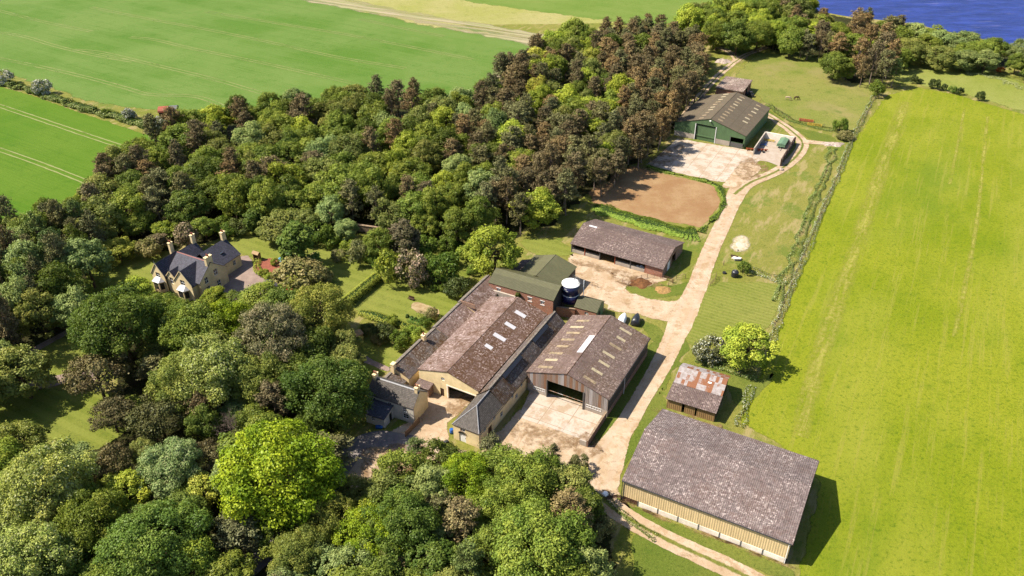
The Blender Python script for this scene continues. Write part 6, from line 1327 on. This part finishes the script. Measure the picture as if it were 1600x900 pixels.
MB().box(-1.2, 1.2, -.9, .9, -.1, 1.8).build('boarding', M['timber'], st); MB().prism([(-1.1, 1.78), (0, 2.35), (1.1, 1.78), (1.1, 1.88), (0, 2.46), (-1.1, 1.88)], lambda a, p_, q: (a, p_, q), -1.35, 1.35).build('roof', M['timber'], st); MB().box(-.4, .4, -.97, -.905, 0, 1.6).build('door', M['dark_wood'], st)
p = at(642, 466); st = site('garden_bench', 'dark garden bench above the kitchen bed', 'bench', p.x, p.y, 118)
MB().box(-.8, .8, -.25, .25, .4, .46).build('seat', M['dark_wood'], st); MB().box(-.8, .8, .26, .32, .46, .95).build('backrest', M['dark_wood'], st)
for x_ in (-.75, .69):
    for y_ in (-.22, .18): MB().box(x_, x_ + .06, y_, y_ + .06, 0, .398).build('leg', M['dark_wood'], st)
for k, q in enumerate(((636, 493), (643, 496), (649, 498), (655, 501))):
    p = at(*q); P_ = unit(260); P_[:, 2] = np.abs(P_[:, 2]); o = link(bpy.data.objects.new('topiary_bush', leaves_mesh('topiary_bush', P_ * np.array([.5, .5, .9]), P_ + .3 * unit(260), .22, rng.random(260), M['leaf']))); o.location = p; o.color = G(70, 96, 40); tag(o, f'small dark clipped bush, {ORD[k]} from left in the row before the vegetable patch', 'bush', 'clipped bushes in the kitchen garden')
p = at(940, 776); tag(MB().lathe([(.0, .0), (.55, .02), (.6, .3), (.45, .6), (.1, .7)], 9).build('boulder', M['silo_top'], None, True), 'white boulder at the yard corner by the large grey shed', 'boulder').location = p
p = at(951, 781); tag(MB().tube((-1.2, -.3, .12), (.9, .3, .12), .16, .14, 8).tube((-.9, .1, .3), (1.0, .5, .25), .12, .1, 8).build('log_pile', M['dark_wood']), 'dark logs lying at the corner of the large grey shed', 'logs').location = p
p = at(1224, 273); tag(MB().lathe([(0, 0), (.7, .05), (.75, .3), (.5, .55), (.1, .6)], 9).build('boulder', M['rubble'], None, True), 'pale boulder on the verge inside the bend of the track', 'boulder').location = p
# tree growing from the barn wall top
P_ = unit(700); P_ = P_ * (.35 + .65 * rng.random((700, 1))) * np.array([.75, .6, 1.0]); o = link(bpy.data.objects.new('wall_bush', leaves_mesh('wall_bush', P_, P_ + .4 * unit(700), .24, rng.random(700), M['leaf']))); o.location = at(809, 462, 4.4); o.color = G(96, 108, 50); tag(o, 'small bush growing on the brick range wall over the mossy roof', 'bush')
# horses
def horse(px, py, az, colr, label, graze=True):
    p = at(px, py); mt = plain('horse_coat', colr, .7, .2, var=.25, scale=2); me = bpy.data.meshes.new('horse'); V, E, Rd = [], [], []
    def ch(pts, start=None):
        pr = start
        for x_, y_, z_, r_ in pts:
            V.append((x_, y_, z_)); Rd.append(r_)
            if pr is not None: E.append((pr, len(V) - 1))
            pr = len(V) - 1
        return pr
    ch([(0, 0, 1.15, .3)]); bk = ch([(-.45, 0, 1.2, .3), (-.72, 0, 1.2, .24)], 0); fr_ = ch([(.35, 0, 1.15, .3), (.6, 0, 1.18, .24)], 0)
    ch([(.9, 0, 1.1, .17), (1.15, 0, .75, .13), (1.3, 0, .45, .12), (1.42, 0, .25, .1), (1.5, 0, .1, .07)], fr_)
    ch([(-.95, 0, 1.15, .07), (-1.05, 0, .8, .06), (-1.05, 0, .45, .04)], bk)
    for s in (-1, 1):
        ch([(.55, s * .2, .85, .12), (.58, s * .2, .5, .07), (.56, s * .2, .1, .05), (.6, s * .2, .02, .06)], fr_); ch([(-.7, s * .2, .9, .16), (-.6, s * .2, .68, .1), (-.82, s * .2, .45, .065), (-.78, s * .2, .1, .05), (-.74, s * .2, .02, .06)], bk)
        hd = len(V); 
    me.from_pydata(V, E, []); me.materials.append(mt); o = bpy.data.objects.new('horse', me); link(o); o.location = p; o.rotation_euler = (0, 0, R(90 - az))
    sk = o.modifiers.new('skin', 'SKIN'); o.modifiers.new('sub', 'SUBSURF').render_levels = 2
    for i, sv in enumerate(me.skin_vertices[0].data): sv.radius = (Rd[i], Rd[i]); sv.use_root = (i == 0)
    mn = MB()
    for k in range(5): mn.box(.72 + .12 * k, .86 + .12 * k, -.03, .03, 1.2 - .17 * k, 1.42 - .19 * k)
    mn.build('mane', M['dark'], o); return tag(o, label, 'horse', 'horses in the paddock')
horse(1236, 164, 115, S(205, 180, 150, .42), 'pale dun horse grazing, left of the two in the paddock'); horse(1249, 164, 80, S(92, 62, 46, .42), 'dark brown horse grazing, right of the two in the paddock')
